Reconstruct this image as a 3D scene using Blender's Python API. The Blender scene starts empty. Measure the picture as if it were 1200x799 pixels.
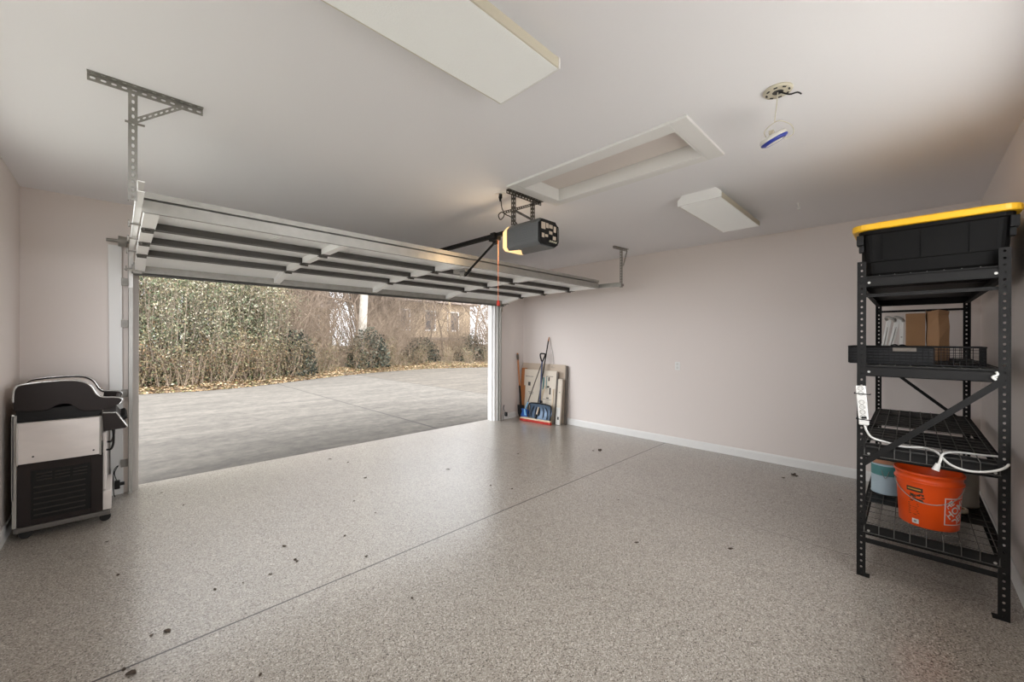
import bpy, bmesh, math, random
from mathutils import Vector, Matrix, Quaternion
random.seed(7)
PI = math.pi
SC = bpy.context.scene
COL = SC.collection
ORG = {}
ROLLS = 1
EXPOSURE = 0.0

# ------------------------------------------------------------------ helpers
def lin(c):
    return tuple(((v / 255.0) / 12.92 if v / 255.0 <= 0.04045 else ((v / 255.0 + 0.055) / 1.055) ** 2.4) for v in c)

class MB:
    """collects shapes (world coordinates) and links them as ONE mesh object"""
    def __init__(s):
        s.v = []; s.f = []; s.sm = []
    def add(s, vs, fs, smooth=False):
        b = len(s.v)
        s.v += [Vector(p) for p in vs]
        s.f += [tuple(b + i for i in f) for f in fs]
        s.sm += [smooth] * len(fs)
        return s
    def box(s, lo, hi, rot=None, piv=None):
        x0, y0, z0 = lo; x1, y1, z1 = hi
        vs = [Vector(p) for p in ((x0,y0,z0),(x1,y0,z0),(x1,y1,z0),(x0,y1,z0),(x0,y0,z1),(x1,y0,z1),(x1,y1,z1),(x0,y1,z1))]
        if rot is not None:
            c = Vector(piv) if piv is not None else (Vector(lo) + Vector(hi)) / 2
            vs = [c + rot @ (p - c) for p in vs]
        return s.add(vs, [(0,3,2,1),(4,5,6,7),(0,1,5,4),(1,2,6,5),(2,3,7,6),(3,0,4,7)])
    def bar(s, p0, p1, w, h, up=(0,0,1)):
        """rectangular bar from p0 to p1, w sideways, h along up"""
        p0 = Vector(p0); p1 = Vector(p1); d = (p1 - p0).normalized(); u = Vector(up)
        if abs(d.dot(u)) > .99: u = Vector((1,0,0))
        sd = d.cross(u).normalized(); u = sd.cross(d).normalized()
        vs = []
        for p in (p0, p1):
            for a, b in ((-1,-1),(1,-1),(1,1),(-1,1)):
                vs.append(p + sd * a * w / 2 + u * b * h / 2)
        return s.add(vs, [(3,2,1,0),(4,5,6,7),(0,1,5,4),(1,2,6,5),(2,3,7,6),(3,0,4,7)])
    def cyl(s, p0, p1, r0, r1=None, n=16, caps=True):
        r1 = r0 if r1 is None else r1
        p0 = Vector(p0); p1 = Vector(p1); d = (p1 - p0).normalized()
        a = d.orthogonal().normalized(); b = d.cross(a)
        vs = []
        for p, r in ((p0, r0), (p1, r1)):
            for i in range(n):
                t = 2 * PI * i / n
                vs.append(p + (a * math.cos(t) + b * math.sin(t)) * r)
        s.add(vs, [(i, (i+1) % n, n + (i+1) % n, n + i) for i in range(n)], True)
        if caps:
            s.add(vs[:n], [tuple(reversed(range(n)))]); s.add(vs[n:], [tuple(range(n))])
        return s
    def tube(s, pts, r, n=8, smooth_steps=0, radii=None):
        P = [Vector(p) for p in pts]
        if smooth_steps: P = catmull(P, smooth_steps)
        m = len(P)
        R = radii if radii else [r] * m
        if radii and len(radii) != m:
            R = [radii[0] + (radii[-1] - radii[0]) * i / (m - 1) for i in range(m)]
        t0 = (P[1] - P[0]).normalized(); a = t0.orthogonal().normalized()
        vs = []; pt = t0
        for i in range(m):
            t = (P[min(i+1, m-1)] - P[max(i-1, 0)]).normalized()
            q = pt.rotation_difference(t); a = (q @ a); a = (a - t * a.dot(t)).normalized(); pt = t
            b = t.cross(a)
            for k in range(n):
                w = 2 * PI * k / n
                vs.append(P[i] + (a * math.cos(w) + b * math.sin(w)) * R[i])
        fs = [(i*n + k, i*n + (k+1) % n, (i+1)*n + (k+1) % n, (i+1)*n + k) for i in range(m-1) for k in range(n)]
        s.add(vs, fs, True)
        s.add(vs[:n], [tuple(reversed(range(n)))]); s.add(vs[-n:], [tuple(range(n))])
        return s
    def prism(s, poly, axis, a0, a1):
        """extrude a 2D polygon along axis; poly axes: X->(y,z) Y->(x,z) Z->(x,y)"""
        def P(p, a):
            return {'X': (a, p[0], p[1]), 'Y': (p[0], a, p[1]), 'Z': (p[0], p[1], a)}[axis]
        n = len(poly)
        vs = [P(p, a0) for p in poly] + [P(p, a1) for p in poly]
        return s.add(vs, [tuple(range(n))[::-1], tuple(range(n, 2*n))] + [(i, (i+1) % n, n + (i+1) % n, n + i) for i in range(n)])
    def lathe(s, prof, c=(0,0,0), n=32, axis=None):
        c = Vector(c); q = Vector((0,0,1)).rotation_difference(Vector(axis).normalized()) if axis is not None else Quaternion()
        vs = []
        for r, z in prof:
            for k in range(n):
                t = 2 * PI * k / n
                vs.append(c + q @ Vector((r * math.cos(t), r * math.sin(t), z)))
        m = len(prof)
        return s.add(vs, [(i*n + k, i*n + (k+1) % n, (i+1)*n + (k+1) % n, (i+1)*n + k) for i in range(m-1) for k in range(n)], True)
    def plate(s, p0, p1, wdir, w, t, pitch, hl, hw, off=0.0):
        """perforated flange: runs p0->p1, width w along wdir, thickness t, a row of slots"""
        p0 = Vector(p0); p1 = Vector(p1); L = (p1 - p0).length; d = (p1 - p0) / L
        wd = Vector(wdir).normalized(); nr = d.cross(wd).normalized()
        n = max(1, int(round(L / pitch))); pc = L / n
        vs = []; fs = []
        for i in range(n):
            c = p0 + d * (i + .5) * pc + wd * (w / 2 + off)
            c0 = p0 + d * (i + .5) * pc + wd * (w / 2)
            o = [c0 + d * a * pc / 2 + wd * b * w / 2 for a, b in ((-1,-1),(1,-1),(1,1),(-1,1))]
            h = [c + d * a * hl / 2 + wd * b * hw / 2 for a, b in ((-1,-.5),(-.5,-1),(.5,-1),(1,-.5),(1,.5),(.5,1),(-.5,1),(-1,.5))]
            b = len(vs)
            for sgn in (.5, -.5):
                vs += [p + nr * t * sgn for p in o] + [p + nr * t * sgn for p in h]
            T = b; B = b + 12
            quads = [(0, 1, 4+2, 4+1), (1, 2, 4+4, 4+3), (2, 3, 4+6, 4+5), (3, 0, 4+0, 4+7)]
            tris = [(0, 4+1, 4+0), (1, 4+3, 4+2), (2, 4+5, 4+4), (3, 4+7, 4+6)]
            for q in quads + tris:
                fs.append(tuple(T + k for k in q)); fs.append(tuple(B + k for k in reversed(q)))
            for k in range(8):
                j = (k + 1) % 8
                fs.append((T + 4 + k, T + 4 + j, B + 4 + j, B + 4 + k))
            fs.append((T+1, T+0, B+0, B+1)); fs.append((T+3, T+2, B+2, B+3))
            if i == 0: fs.append((T+0, T+3, B+3, B+0))
            if i == n - 1: fs.append((T+2, T+1, B+1, B+2))
        return s.add(vs, fs)
    def angle(s, p0, p1, w1, d1, w2, d2, t=.003, pitch=.038, hl=.02, hw=.011):
        s.plate(p0, p1, w1, d1, t, pitch, hl, hw)
        s.plate(p0, p1, w2, d2, t, pitch, hl, hw)
        return s
    def rot(s, M, piv):
        piv = Vector(piv); s.v = [piv + M @ (p - piv) for p in s.v]; return s
    def build(s, name, mat, parent=None, bevel=0, seg=2, label=None):
        o0 = ORG.get(parent.name, Vector()) if parent is not None else Vector()
        me = bpy.data.meshes.new(name)
        me.from_pydata([tuple(p - o0) for p in s.v], [], s.f)
        me.polygons.foreach_set('use_smooth', s.sm)
        me.materials.append(mat); me.update()
        o = bpy.data.objects.new(name, me); COL.objects.link(o)
        if parent is not None:
            o.parent = parent; ORG[o.name] = o0
        if bevel:
            b = o.modifiers.new('bevel', 'BEVEL'); b.width = bevel; b.segments = seg; b.limit_method = 'ANGLE'; b.angle_limit = .7
        if label: o['label'] = label
        return o

def catmull(P, k):
    out = []
    for i in range(len(P) - 1):
        a = P[max(i-1, 0)]; b = P[i]; c = P[i+1]; d = P[min(i+2, len(P)-1)]
        for j in range(k):
            t = j / k
            out.append(.5 * ((2*b) + (c - a) * t + (2*a - 5*b + 4*c - d) * t*t + (3*b - a - 3*c + d) * t**3))
    out.append(P[-1]); return out

def tag(o, label, cat, group=None, kind=None):
    o['label'] = label; o['category'] = cat
    if group: o['group'] = group
    if kind: o['kind'] = kind
    return o
def thing(name, label, cat, loc=(0,0,0), group=None):
    o = bpy.data.objects.new(name, None); COL.objects.link(o); o.location = loc
    o.empty_display_size = .1
    ORG[o.name] = Vector(loc)
    return tag(o, label, cat, group)
def struct(name, mb, mat, bevel=0):
    o = mb.build(name, mat, None, bevel); o['kind'] = 'structure'; return o
def copy_thing(root, loc, rz=0, scale=1, label=None):
    r = root.copy(); COL.objects.link(r); r.location = loc; r.rotation_euler = (0,0,rz); r.scale = (scale,)*3
    if label: r['label'] = label
    for ch in list(root.children):
        c = ch.copy(); COL.objects.link(c); c.parent = r
        for g in list(ch.children):
            d = g.copy(); COL.objects.link(d); d.parent = c
    return r

# ------------------------------------------------------------------ materials
def nodes(name):
    m = bpy.data.materials.new(name); m.use_nodes = True
    nt = m.node_tree; b = nt.nodes['Principled BSDF']
    return m, nt, b
def N(nt, typ, **k):
    n = nt.nodes.new(typ)
    for a, v in k.items(): setattr(n, a, v)
    return n
def mat(name, rgb, rough=.5, metal=0, noise=0, nscale=8, bump=0, bscale=60, spec=.5, coat=0, stretch=None, lin_rgb=False):
    m, nt, b = nodes(name)
    c = rgb if lin_rgb else lin(rgb)
    b.inputs['Base Color'].default_value = (*c, 1)
    b.inputs['Roughness'].default_value = rough; b.inputs['Metallic'].default_value = metal
    b.inputs['Specular IOR Level'].default_value = spec; b.inputs['Coat Weight'].default_value = coat
    if noise or bump:
        tc = N(nt, 'ShaderNodeTexCoord'); mp = N(nt, 'ShaderNodeMapping')
        nt.links.new(tc.outputs['Object'], mp.inputs['Vector'])
        if stretch: mp.inputs['Scale'].default_value = stretch
    if noise:
        nz = N(nt, 'ShaderNodeTexNoise'); nz.inputs['Scale'].default_value = nscale; nz.inputs['Detail'].default_value = 5
        nt.links.new(mp.outputs[0], nz.inputs['Vector'])
        mx = N(nt, 'ShaderNodeMix', data_type='RGBA')
        nt.links.new(nz.outputs['Fac'], mx.inputs['Factor'])
        mx.inputs[6].default_value = (*[max(0, v * (1 - noise)) for v in c], 1)
        mx.inputs[7].default_value = (*[min(1, v * (1 + noise)) for v in c], 1)
        nt.links.new(mx.outputs[2], b.inputs['Base Color'])
    if bump:
        nb = N(nt, 'ShaderNodeTexNoise'); nb.inputs['Scale'].default_value = bscale; nb.inputs['Detail'].default_value = 3
        nt.links.new(mp.outputs[0], nb.inputs['Vector'])
        bp = N(nt, 'ShaderNodeBump'); bp.inputs['Strength'].default_value = bump; bp.inputs['Distance'].default_value = .01
        nt.links.new(nb.outputs['Fac'], bp.inputs['Height']); nt.links.new(bp.outputs[0], b.inputs['Normal'])
    return m
def emit(name, rgb, strength):
    m, nt, b = nodes(name)
    b.inputs['Base Color'].default_value = (*lin(rgb), 1)
    b.inputs['Emission Color'].default_value = (*lin(rgb), 1); b.inputs['Emission Strength'].default_value = strength
    return m
def island_mat(name, cols, rough=.7, transl=0):
    """each leaf (mesh island) takes one of the colours at random"""
    m, nt, b = nodes(name)
    g = N(nt, 'ShaderNodeNewGeometry'); r = N(nt, 'ShaderNodeValToRGB'); r.color_ramp.interpolation = 'CONSTANT'
    while len(r.color_ramp.elements) < len(cols): r.color_ramp.elements.new(.5)
    for i, c in enumerate(cols):
        e = r.color_ramp.elements[i]; e.position = i / len(cols); e.color = (*lin(c), 1)
    nt.links.new(g.outputs['Random Per Island'], r.inputs['Fac']); nt.links.new(r.outputs['Color'], b.inputs['Base Color'])
    b.inputs['Roughness'].default_value = rough; b.inputs['Specular IOR Level'].default_value = .12
    return m

M = {}
M['wall'] = mat('wall_paint', (222,213,207), .6, bump=.04, bscale=140)
M['ceil'] = mat('ceiling_paint', (235,234,236), .7, bump=.05, bscale=120)
M['trim'] = mat('white_trim_paint', (228,227,224), .4)
M['jamb'] = mat('worn_white_wood', (200,194,188), .5, noise=.12, nscale=6, stretch=(8,8,.6))
M['galv'] = mat('galvanised_steel', (176,174,168), .42, .65, noise=.18, nscale=14)
M['galvd'] = mat('dull_galvanised_steel', (150,146,139), .5, .4, noise=.22, nscale=20)
M['perfd'] = mat('dark_zinc_angle', (92,88,82), .5, .5, noise=.25, nscale=25)
M['perf'] = mat('zinc_angle_iron', (150,148,142), .45, .6, noise=.2, nscale=25)
M['pan'] = mat('door_skin_backside', (246,247,246), .42, noise=.05, nscale=5)
M['rail'] = mat('door_rail_edge', (78,74,70), .5, 0)  # pale folded steel coloured dark to hold the shade on its faces
M['stile'] = mat('door_stile_steel', (246,245,242), .4, 0)
M['black'] = mat('black_plastic', (22,21,21), .55, spec=.25)
M['blacksteel'] = mat('black_powdercoat', (30,29,28), .6, 0, spec=.15)
M['tote'] = mat('black_tote_plastic', (14,13,12), .6, spec=.12, bump=.05, bscale=30)
M['yellow'] = mat('yellow_lid_plastic', (232,178,30), .4)
M['orange'] = mat('orange_bucket_plastic', (240,84,16), .38, noise=.08, nscale=7)
M['white'] = mat('white_plastic', (212,210,204), .4)
M['offwhite'] = mat('yellowed_white_plastic', (205,198,178), .45)
M['card'] = mat('brown_cardboard', (150,112,76), .8, noise=.1, nscale=9)
M['bag'] = mat('crumpled_kraft_paper', (168,128,92), .8, noise=.12, nscale=10, bump=.3, bscale=14)
M['cardgrey'] = mat('pale_kraft_cardboard', (196,180,162), .8, noise=.06, nscale=8)
M['cardpale'] = mat('pale_printed_carton', (212,202,186), .7, noise=.05, nscale=8)
M['ink'] = mat('dark_print_ink', (58,56,54), .7)
M['inkteal'] = mat('teal_print_ink', (110,150,150), .7)
M['plank'] = mat('dark_weathered_plank', (92,84,76), .75, noise=.2, nscale=10, stretch=(6,6,.5))
M['wood'] = mat('orange_brown_wood', (176,112,62), .55, noise=.18, nscale=9, stretch=(6,6,.5))
M['palewood'] = mat('pale_wood_handle', (206,186,158), .5, noise=.1, nscale=10)
M['blue'] = mat('blue_plastic', (44,92,168), .4)
M['lblue'] = mat('light_blue_plastic', (120,176,214), .4)
M['red'] = mat('red_bristle_plastic', (190,52,36), .6)
M['steelblade'] = mat('scuffed_blue_grey_blade', (84,102,122), .35, .4, noise=.5, nscale=9)
M['grillplastic'] = mat('charcoal_grill_enamel', (42,36,34), .5, spec=.2, noise=.06)
M['grilldark'] = mat('black_grill_cart_steel', (30,29,28), .5, 0, spec=.2, noise=.15, nscale=5)
M['louvre'] = mat('worn_charcoal_louvre', (62,58,55), .5, spec=.3)  # louvres a tone lighter than the cart frame
M['stainless'] = mat('smudged_stainless_steel', (220,212,206), .42, .15, noise=.14, nscale=5, stretch=(1,1,3))
M['chrome'] = mat('bright_chrome_trim', (215,215,212), .2, .9)
M['housing'] = mat('opener_grey_housing', (92,94,94), .45)
M['rubber'] = mat('black_rubber', (24,23,22), .7)
M['teal'] = mat('teal_can_label', (70,128,128), .5, noise=.2, nscale=12)
M['canwhite'] = mat('white_can_label', (168,188,198), .5, noise=.12, nscale=9)
M['tin'] = mat('dull_tin_can', (150,146,136), .4, .6, noise=.25, nscale=11)
M['sealgrey'] = mat('grey_vinyl_seal', (84,82,78), .6)
M['traygrey'] = mat('grey_cart_base', (104,100,95), .5, .2)
M['shaft'] = mat('dark_blue_grey_shaft', (58,68,96), .45)
M['rope'] = mat('orange_red_cord', (196,120,84), .7)
M['bluefilm'] = mat('blue_plastic_ring', (42,58,150), .4)
M['wire'] = mat('black_wire_mesh', (84,82,78), .45, .3, spec=.5)  # black wire lightened in base colour for its pale reflection
M['bark'] = mat('grey_brown_bark', (104,90,77), .9, noise=.3, nscale=9)
M['twig'] = mat('tan_twig_bark', (122,106,90), .9, noise=.3, nscale=3)
M['palestem'] = mat('pale_stem_bark', (112,100,86), .9, noise=.3, nscale=3)
M['pale'] = mat('mottled_pale_bark', (158,152,142), .85, noise=.4, nscale=5)
M['earth'] = mat('brown_earth', (104,88,70), .95, noise=.25, nscale=3, bump=.3, bscale=9)
M['sidingtan'] = mat('tan_house_siding', (176,156,128), .8, noise=.06)
M['shedyellow'] = mat('yellow_pine_boards', (164,142,92), .8, noise=.12, nscale=6)
M['roofing'] = mat('grey_brown_roofing', (110,98,90), .9, noise=.2, nscale=12)
M['pane'] = mat('dark_window_glass', (50,56,62), .1)
M['leafg'] = island_mat('privet_leaves', [(100, 100, 76),(122, 116, 90),(82, 90, 66),(142, 134, 110),(66, 76, 58),(168, 162, 144),(96, 102, 82),(116, 102, 80)])
M['leafy'] = island_mat('dry_yellow_leaves', [(120, 106, 80),(104, 92, 68),(136, 124, 98),(90, 88, 62),(114, 90, 66),(74, 84, 58)])
M['leafd'] = island_mat('dark_ivy_leaves', [(44, 48, 42),(60, 64, 54),(78, 78, 66),(36, 40, 36),(92, 88, 76)])
M['litter'] = island_mat('fallen_leaves', [(142, 120, 92),(159, 139, 110),(119, 94, 70),(173, 156, 127),(100, 82, 62),(134, 107, 77),(110, 109, 73)])

M['drygrass'] = mat('pale_dry_lawn', (156,154,142), .95, noise=.2, nscale=4)  # unseen lawn, tone set for the light it bounces indoors
M['patio'] = mat('pale_concrete_patio', (212,208,200), .8, noise=.05)  # unseen pale ground added to bounce daylight up to the ceiling
def floor_mat():
    m, nt, b = nodes('speckled_epoxy_floor')
    g = N(nt, 'ShaderNodeNewGeometry')
    v = N(nt, 'ShaderNodeTexVoronoi'); v.inputs['Scale'].default_value = 210
    nt.links.new(g.outputs['Position'], v.inputs['Vector'])
    sp = N(nt, 'ShaderNodeSeparateColor'); nt.links.new(v.outputs['Color'], sp.inputs[0])
    r = N(nt, 'ShaderNodeValToRGB'); r.color_ramp.interpolation = 'CONSTANT'
    cols = [(0,(84,77,70)),(.07,(126,117,107)),(.22,(156,148,138)),(.6,(174,167,157)),(.86,(194,187,178)),(.96,(212,207,199))]
    while len(r.color_ramp.elements) < len(cols): r.color_ramp.elements.new(.5)
    for e, (p, c) in zip(r.color_ramp.elements, cols): e.position = p; e.color = (*lin(c), 1)
    nt.links.new(sp.outputs[0], r.inputs['Fac'])
    nz = N(nt, 'ShaderNodeTexNoise'); nz.inputs['Scale'].default_value = 1.3; nz.inputs['Detail'].default_value = 4
    nt.links.new(g.outputs['Position'], nz.inputs['Vector'])
    mr = N(nt, 'ShaderNodeMapRange'); mr.inputs['To Min'].default_value = .88; mr.inputs['To Max'].default_value = 1.1
    nt.links.new(nz.outputs['Fac'], mr.inputs['Value'])
    mul = N(nt, 'ShaderNodeVectorMath', operation='SCALE')
    nt.links.new(r.outputs['Color'], mul.inputs[0]); nt.links.new(mr.outputs[0], mul.inputs['Scale'])
    # saw-cut joints
    sx = N(nt, 'ShaderNodeSeparateXYZ'); nt.links.new(g.outputs['Position'], sx.inputs[0])
    def line(axis, at, hw):
        a = N(nt, 'ShaderNodeMath', operation='SUBTRACT'); nt.links.new(sx.outputs[axis], a.inputs[0]); a.inputs[1].default_value = at
        c = N(nt, 'ShaderNodeMath', operation='ABSOLUTE'); nt.links.new(a.outputs[0], c.inputs[0])
        d = N(nt, 'ShaderNodeMath', operation='LESS_THAN'); nt.links.new(c.outputs[0], d.inputs[0]); d.inputs[1].default_value = hw
        return d
    l1 = line(1, 2.498, .006); l2 = line(0, 3.602, .0035)
    l2s = N(nt, 'ShaderNodeMath', operation='MULTIPLY'); nt.links.new(l2.outputs[0], l2s.inputs[0]); l2s.inputs[1].default_value = .55
    mxl = N(nt, 'ShaderNodeMath', operation='MAXIMUM'); nt.links.new(l1.outputs[0], mxl.inputs[0]); nt.links.new(l2s.outputs[0], mxl.inputs[1])
    mx = N(nt, 'ShaderNodeMix', data_type='RGBA'); nt.links.new(mxl.outputs[0], mx.inputs['Factor'])
    nt.links.new(mul.outputs[0], mx.inputs[6]); mx.inputs[7].default_value = (*lin((52,44,38)), 1)
    nt.links.new(mx.outputs[2], b.inputs['Base Color'])
    b.inputs['Roughness'].default_value = .32
    b.inputs['Coat Weight'].default_value = .55; b.inputs['Coat Roughness'].default_value = .2
    bp = N(nt, 'ShaderNodeBump'); bp.inputs['Strength'].default_value = .22; bp.inputs['Distance'].default_value = .004
    v2 = N(nt, 'ShaderNodeTexNoise'); v2.inputs['Scale'].default_value = 95; v2.inputs['Detail'].default_value = 2
    nt.links.new(g.outputs['Position'], v2.inputs['Vector'])
    nt.links.new(v2.outputs['Fac'], bp.inputs['Height']); nt.links.new(bp.outputs[0], b.inputs['Normal'])
    return m
M['floor'] = floor_mat()

def drive_mat():
    m, nt, b = nodes('weathered_concrete')
    g = N(nt, 'ShaderNodeNewGeometry')
    mp = N(nt, 'ShaderNodeMapping'); mp.inputs['Scale'].default_value = (.35, 1.6, 1); mp.inputs['Rotation'].default_value = (0,0,.25)
    nt.links.new(g.outputs['Position'], mp.inputs['Vector'])
    nz = N(nt, 'ShaderNodeTexNoise'); nz.inputs['Scale'].default_value = 1.4; nz.inputs['Detail'].default_value = 9; nz.inputs['Roughness'].default_value = .68
    nt.links.new(mp.outputs[0], nz.inputs['Vector'])
    r = N(nt, 'ShaderNodeValToRGB')
    r.color_ramp.elements[0].position = .3; r.color_ramp.elements[0].color = (*lin(DRIVE[0]), 1)
    r.color_ramp.elements[1].position = .72; r.color_ramp.elements[1].color = (*lin(DRIVE[1]), 1)
    nt.links.new(nz.outputs['Fac'], r.inputs['Fac'])
    sx = N(nt, 'ShaderNodeSeparateXYZ'); nt.links.new(g.outputs['Position'], sx.inputs[0])
    out = r.outputs['Color']
    for axis, at, hw, c in ((0, 3.85, .022, (64,60,55)), (0, 7.25, .028, (66,62,57)), (1, 10.6, .012, (76,72,67))):
        a = N(nt, 'ShaderNodeMath', operation='SUBTRACT'); nt.links.new(sx.outputs[axis], a.inputs[0]); a.inputs[1].default_value = at
        d0 = N(nt, 'ShaderNodeMath', operation='ABSOLUTE'); nt.links.new(a.outputs[0], d0.inputs[0])
        d = N(nt, 'ShaderNodeMath', operation='LESS_THAN'); nt.links.new(d0.outputs[0], d.inputs[0]); d.inputs[1].default_value = hw
        mx = N(nt, 'ShaderNodeMix', data_type='RGBA'); nt.links.new(d.outputs[0], mx.inputs['Factor'])
        nt.links.new(out, mx.inputs[6]); mx.inputs[7].default_value = (*lin(c), 1); out = mx.outputs[2]
    sn_ = N(nt, 'ShaderNodeTexNoise'); sn_.inputs['Scale'].default_value = 5.5; sn_.inputs['Detail'].default_value = 8; sn_.inputs['Roughness'].default_value = .75
    nt.links.new(g.outputs['Position'], sn_.inputs['Vector'])
    sr = N(nt, 'ShaderNodeMapRange'); sr.inputs['From Min'].default_value = .3; sr.inputs['From Max'].default_value = .7; sr.inputs['To Min'].default_value = .6; sr.inputs['To Max'].default_value = 1.3
    nt.links.new(sn_.outputs['Fac'], sr.inputs['Value'])
    sm = N(nt, 'ShaderNodeVectorMath', operation='SCALE'); nt.links.new(out, sm.inputs[0]); nt.links.new(sr.outputs[0], sm.inputs['Scale']); out = sm.outputs[0]
    # the newer slab beyond the second joint is a browner concrete
    gt = N(nt, 'ShaderNodeMath', operation='GREATER_THAN'); nt.links.new(sx.outputs[0], gt.inputs[0]); gt.inputs[1].default_value = 7.25
    mm = N(nt, 'ShaderNodeMix', data_type='RGBA', blend_type='MULTIPLY'); nt.links.new(gt.outputs[0], mm.inputs['Factor'])
    nt.links.new(out, mm.inputs[6]); mm.inputs[7].default_value = (.86, .82, .77, 1)
    nt.links.new(mm.outputs[2], b.inputs['Base Color'])
    b.inputs['Roughness'].default_value = .85
    return m
DRIVE = ((76,71,65), (106,100,92))
M['drive'] = drive_mat()
M['asphaltedge'] = M['earth']

# ------------------------------------------------------------------ room shell
XL, XR, YB, YF, H = -.60, 5.65, -.465, 5.36, 2.79
T = .16
OX0, OX1, OH = .125, 4.88, 2.14          # garage door opening
BWX0, BWX1, BWZ0, BWZ1 = .9, 3.25, 1.0, 2.5     # wide window added in the unseen back wall to fill the room
YD = 5.55                                 # edge of the floor under the door
fl = MB(); fl.box((XL-T, YB-T, -.3), (XR+T, YF, 0)); fl.box((OX0-.1, YF, -.3), (OX1+.1, YD, 0))
struct('floor', fl, M['floor'])
HX0, HX1, HY0, HY1 = 2.415, 2.89, 1.01, 2.30   # attic hatch opening
ce = MB()
ce.box((XL-T, YB-T, H), (HX0, YF+T, H+.14)); ce.box((HX1, YB-T, H), (XR+T, YF+T, H+.14))
ce.box((HX0, YB-T, H), (HX1, HY0, H+.14)); ce.box((HX0, HY1, H), (HX1, YF+T, H+.14))
struct('ceiling', ce, M['ceil'])
wf = MB()
wf.box((XL-T, YF, 0), (OX0-.03, YF+T, H)); wf.box((OX1+.03, YF, 0), (XR+T, YF+T, H)); wf.box((OX0-.03, YF, OH+.03), (OX1+.03, YF+T, H))
struct('wall_front', wf, M['wall'])
struct('wall_right', MB().box((XR, YB-T, 0), (XR+T, YF, H)), M['wall'])
wb = MB(); wb.box((XL-T, YB-T, 0), (BWX0, YB, H)); wb.box((BWX1, YB-T, 0), (XR, YB, H)); wb.box((BWX0, YB-T, 0), (BWX1, YB, BWZ0)); wb.box((BWX0, YB-T, BWZ1), (BWX1, YB, H))
struct('wall_back', wb, M['wall'])
# left wall with a window added out of view for fill daylight
FILL_WIN = [(.7, 4.2)]; WZ0, WZ1 = 1.25, 2.6
wl = MB(); ys = YB - T
for a, b_ in FILL_WIN:
    wl.box((XL-T, ys, 0), (XL, a, H)); wl.box((XL-T, a, 0), (XL, b_, WZ0)); wl.box((XL-T, a, WZ1), (XL, b_, H)); ys = b_
wl.box((XL-T, ys, 0), (XL, YF, H))
struct('wall_left', wl, M['wall'])
def glass_mat():
    m, nt, b = nodes('clear_window_glass')
    tr = N(nt, 'ShaderNodeBsdfTransparent'); gl = N(nt, 'ShaderNodeBsdfGlossy'); gl.inputs['Roughness'].default_value = .02
    mx = N(nt, 'ShaderNodeMixShader'); mx.inputs[0].default_value = .06
    nt.links.new(tr.outputs[0], mx.inputs[1]); nt.links.new(gl.outputs[0], mx.inputs[2])
    nt.links.new(mx.outputs[0], nt.nodes['Material Output'].inputs['Surface'])
    return m
M['glass'] = glass_mat()
for i, (a, b_) in enumerate(FILL_WIN):
    w = MB(); t = .06; x0, x1 = XL-.11, XL-.05
    w.box((x0, a, WZ0), (x1, b_, WZ0+t)); w.box((x0, a, WZ1-t), (x1, b_, WZ1))
    w.box((x0, a, WZ0+t), (x1, a+t, WZ1-t)); w.box((x0, b_-t, WZ0+t), (x1, b_, WZ1-t))
    w.box((x0+.01, (a+b_)/2-.02, WZ0+t), (x1-.01, (a+b_)/2+.02, WZ1-t))
    o = struct('window_%d' % (i+1), w, M['trim'])  # added window, unseen, lets fill daylight in
    g = MB().box((XL-.084, a+t-.01, WZ0+t-.01), (XL-.078, b_-t+.01, WZ1-t+.01)).build('glass_pane', M['glass'], o)
    s_ = MB().box((XL-.05, a-.03, WZ0-.035), (XL+.03, b_+.03, WZ0)).build('window_sill', M['trim'], o)
w = MB(); t = .06; y0, y1 = YB-.11, YB-.05
w.box((BWX0, y0, BWZ0), (BWX1, y1, BWZ0+t)); w.box((BWX0, y0, BWZ1-t), (BWX1, y1, BWZ1)); w.box((BWX0, y0, BWZ0+t), (BWX0+t, y1, BWZ1-t)); w.box((BWX1-t, y0, BWZ0+t), (BWX1, y1, BWZ1-t))
for f in (1/3, 2/3): w.box((BWX0+(BWX1-BWX0)*f-.02, y0+.01, BWZ0+t), (BWX0+(BWX1-BWX0)*f+.02, y1-.01, BWZ1-t))
o = struct('window_2', w, M['trim'])  # added back window, unseen, lights the right and rear of the room
MB().box((BWX0+t-.01, YB-.084, BWZ0+t-.01), (BWX1-t+.01, YB-.078, BWZ1-t+.01)).build('glass_pane', M['glass'], o)
MB().box((BWX0-.03, YB-.05, BWZ0-.035), (BWX1+.03, YB+.03, BWZ0)).build('window_sill', M['trim'], o)
BB = .105
def base_prof(sign):  # plain board with eased top
    return [(0, 0), (.014*sign, 0), (.014*sign, BB-.02), (.009*sign, BB-.004), (.004*sign, BB), (0, BB)]
struct('baseboard_right', MB().prism([(XR + a*-1, z) for a, z in base_prof(1)], 'Y', YB+.014, YF), M['trim'])
struct('baseboard_back', MB().prism([(YB + a, z) for a, z in base_prof(1)], 'X', XL, XR), M['trim'])
struct('baseboard_left', MB().prism([(XL + a, z) for a, z in base_prof(1)], 'Y', YB+.014, YF), M['trim'])
bf = MB(); bf.prism([(YF - a, z) for a, z in base_prof(1)], 'X', XL+.014, -.09); bf.prism([(YF - a, z) for a, z in base_prof(1)], 'X', 5.06, XR-.014)
struct('baseboard_front', bf, M['trim'])
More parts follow.
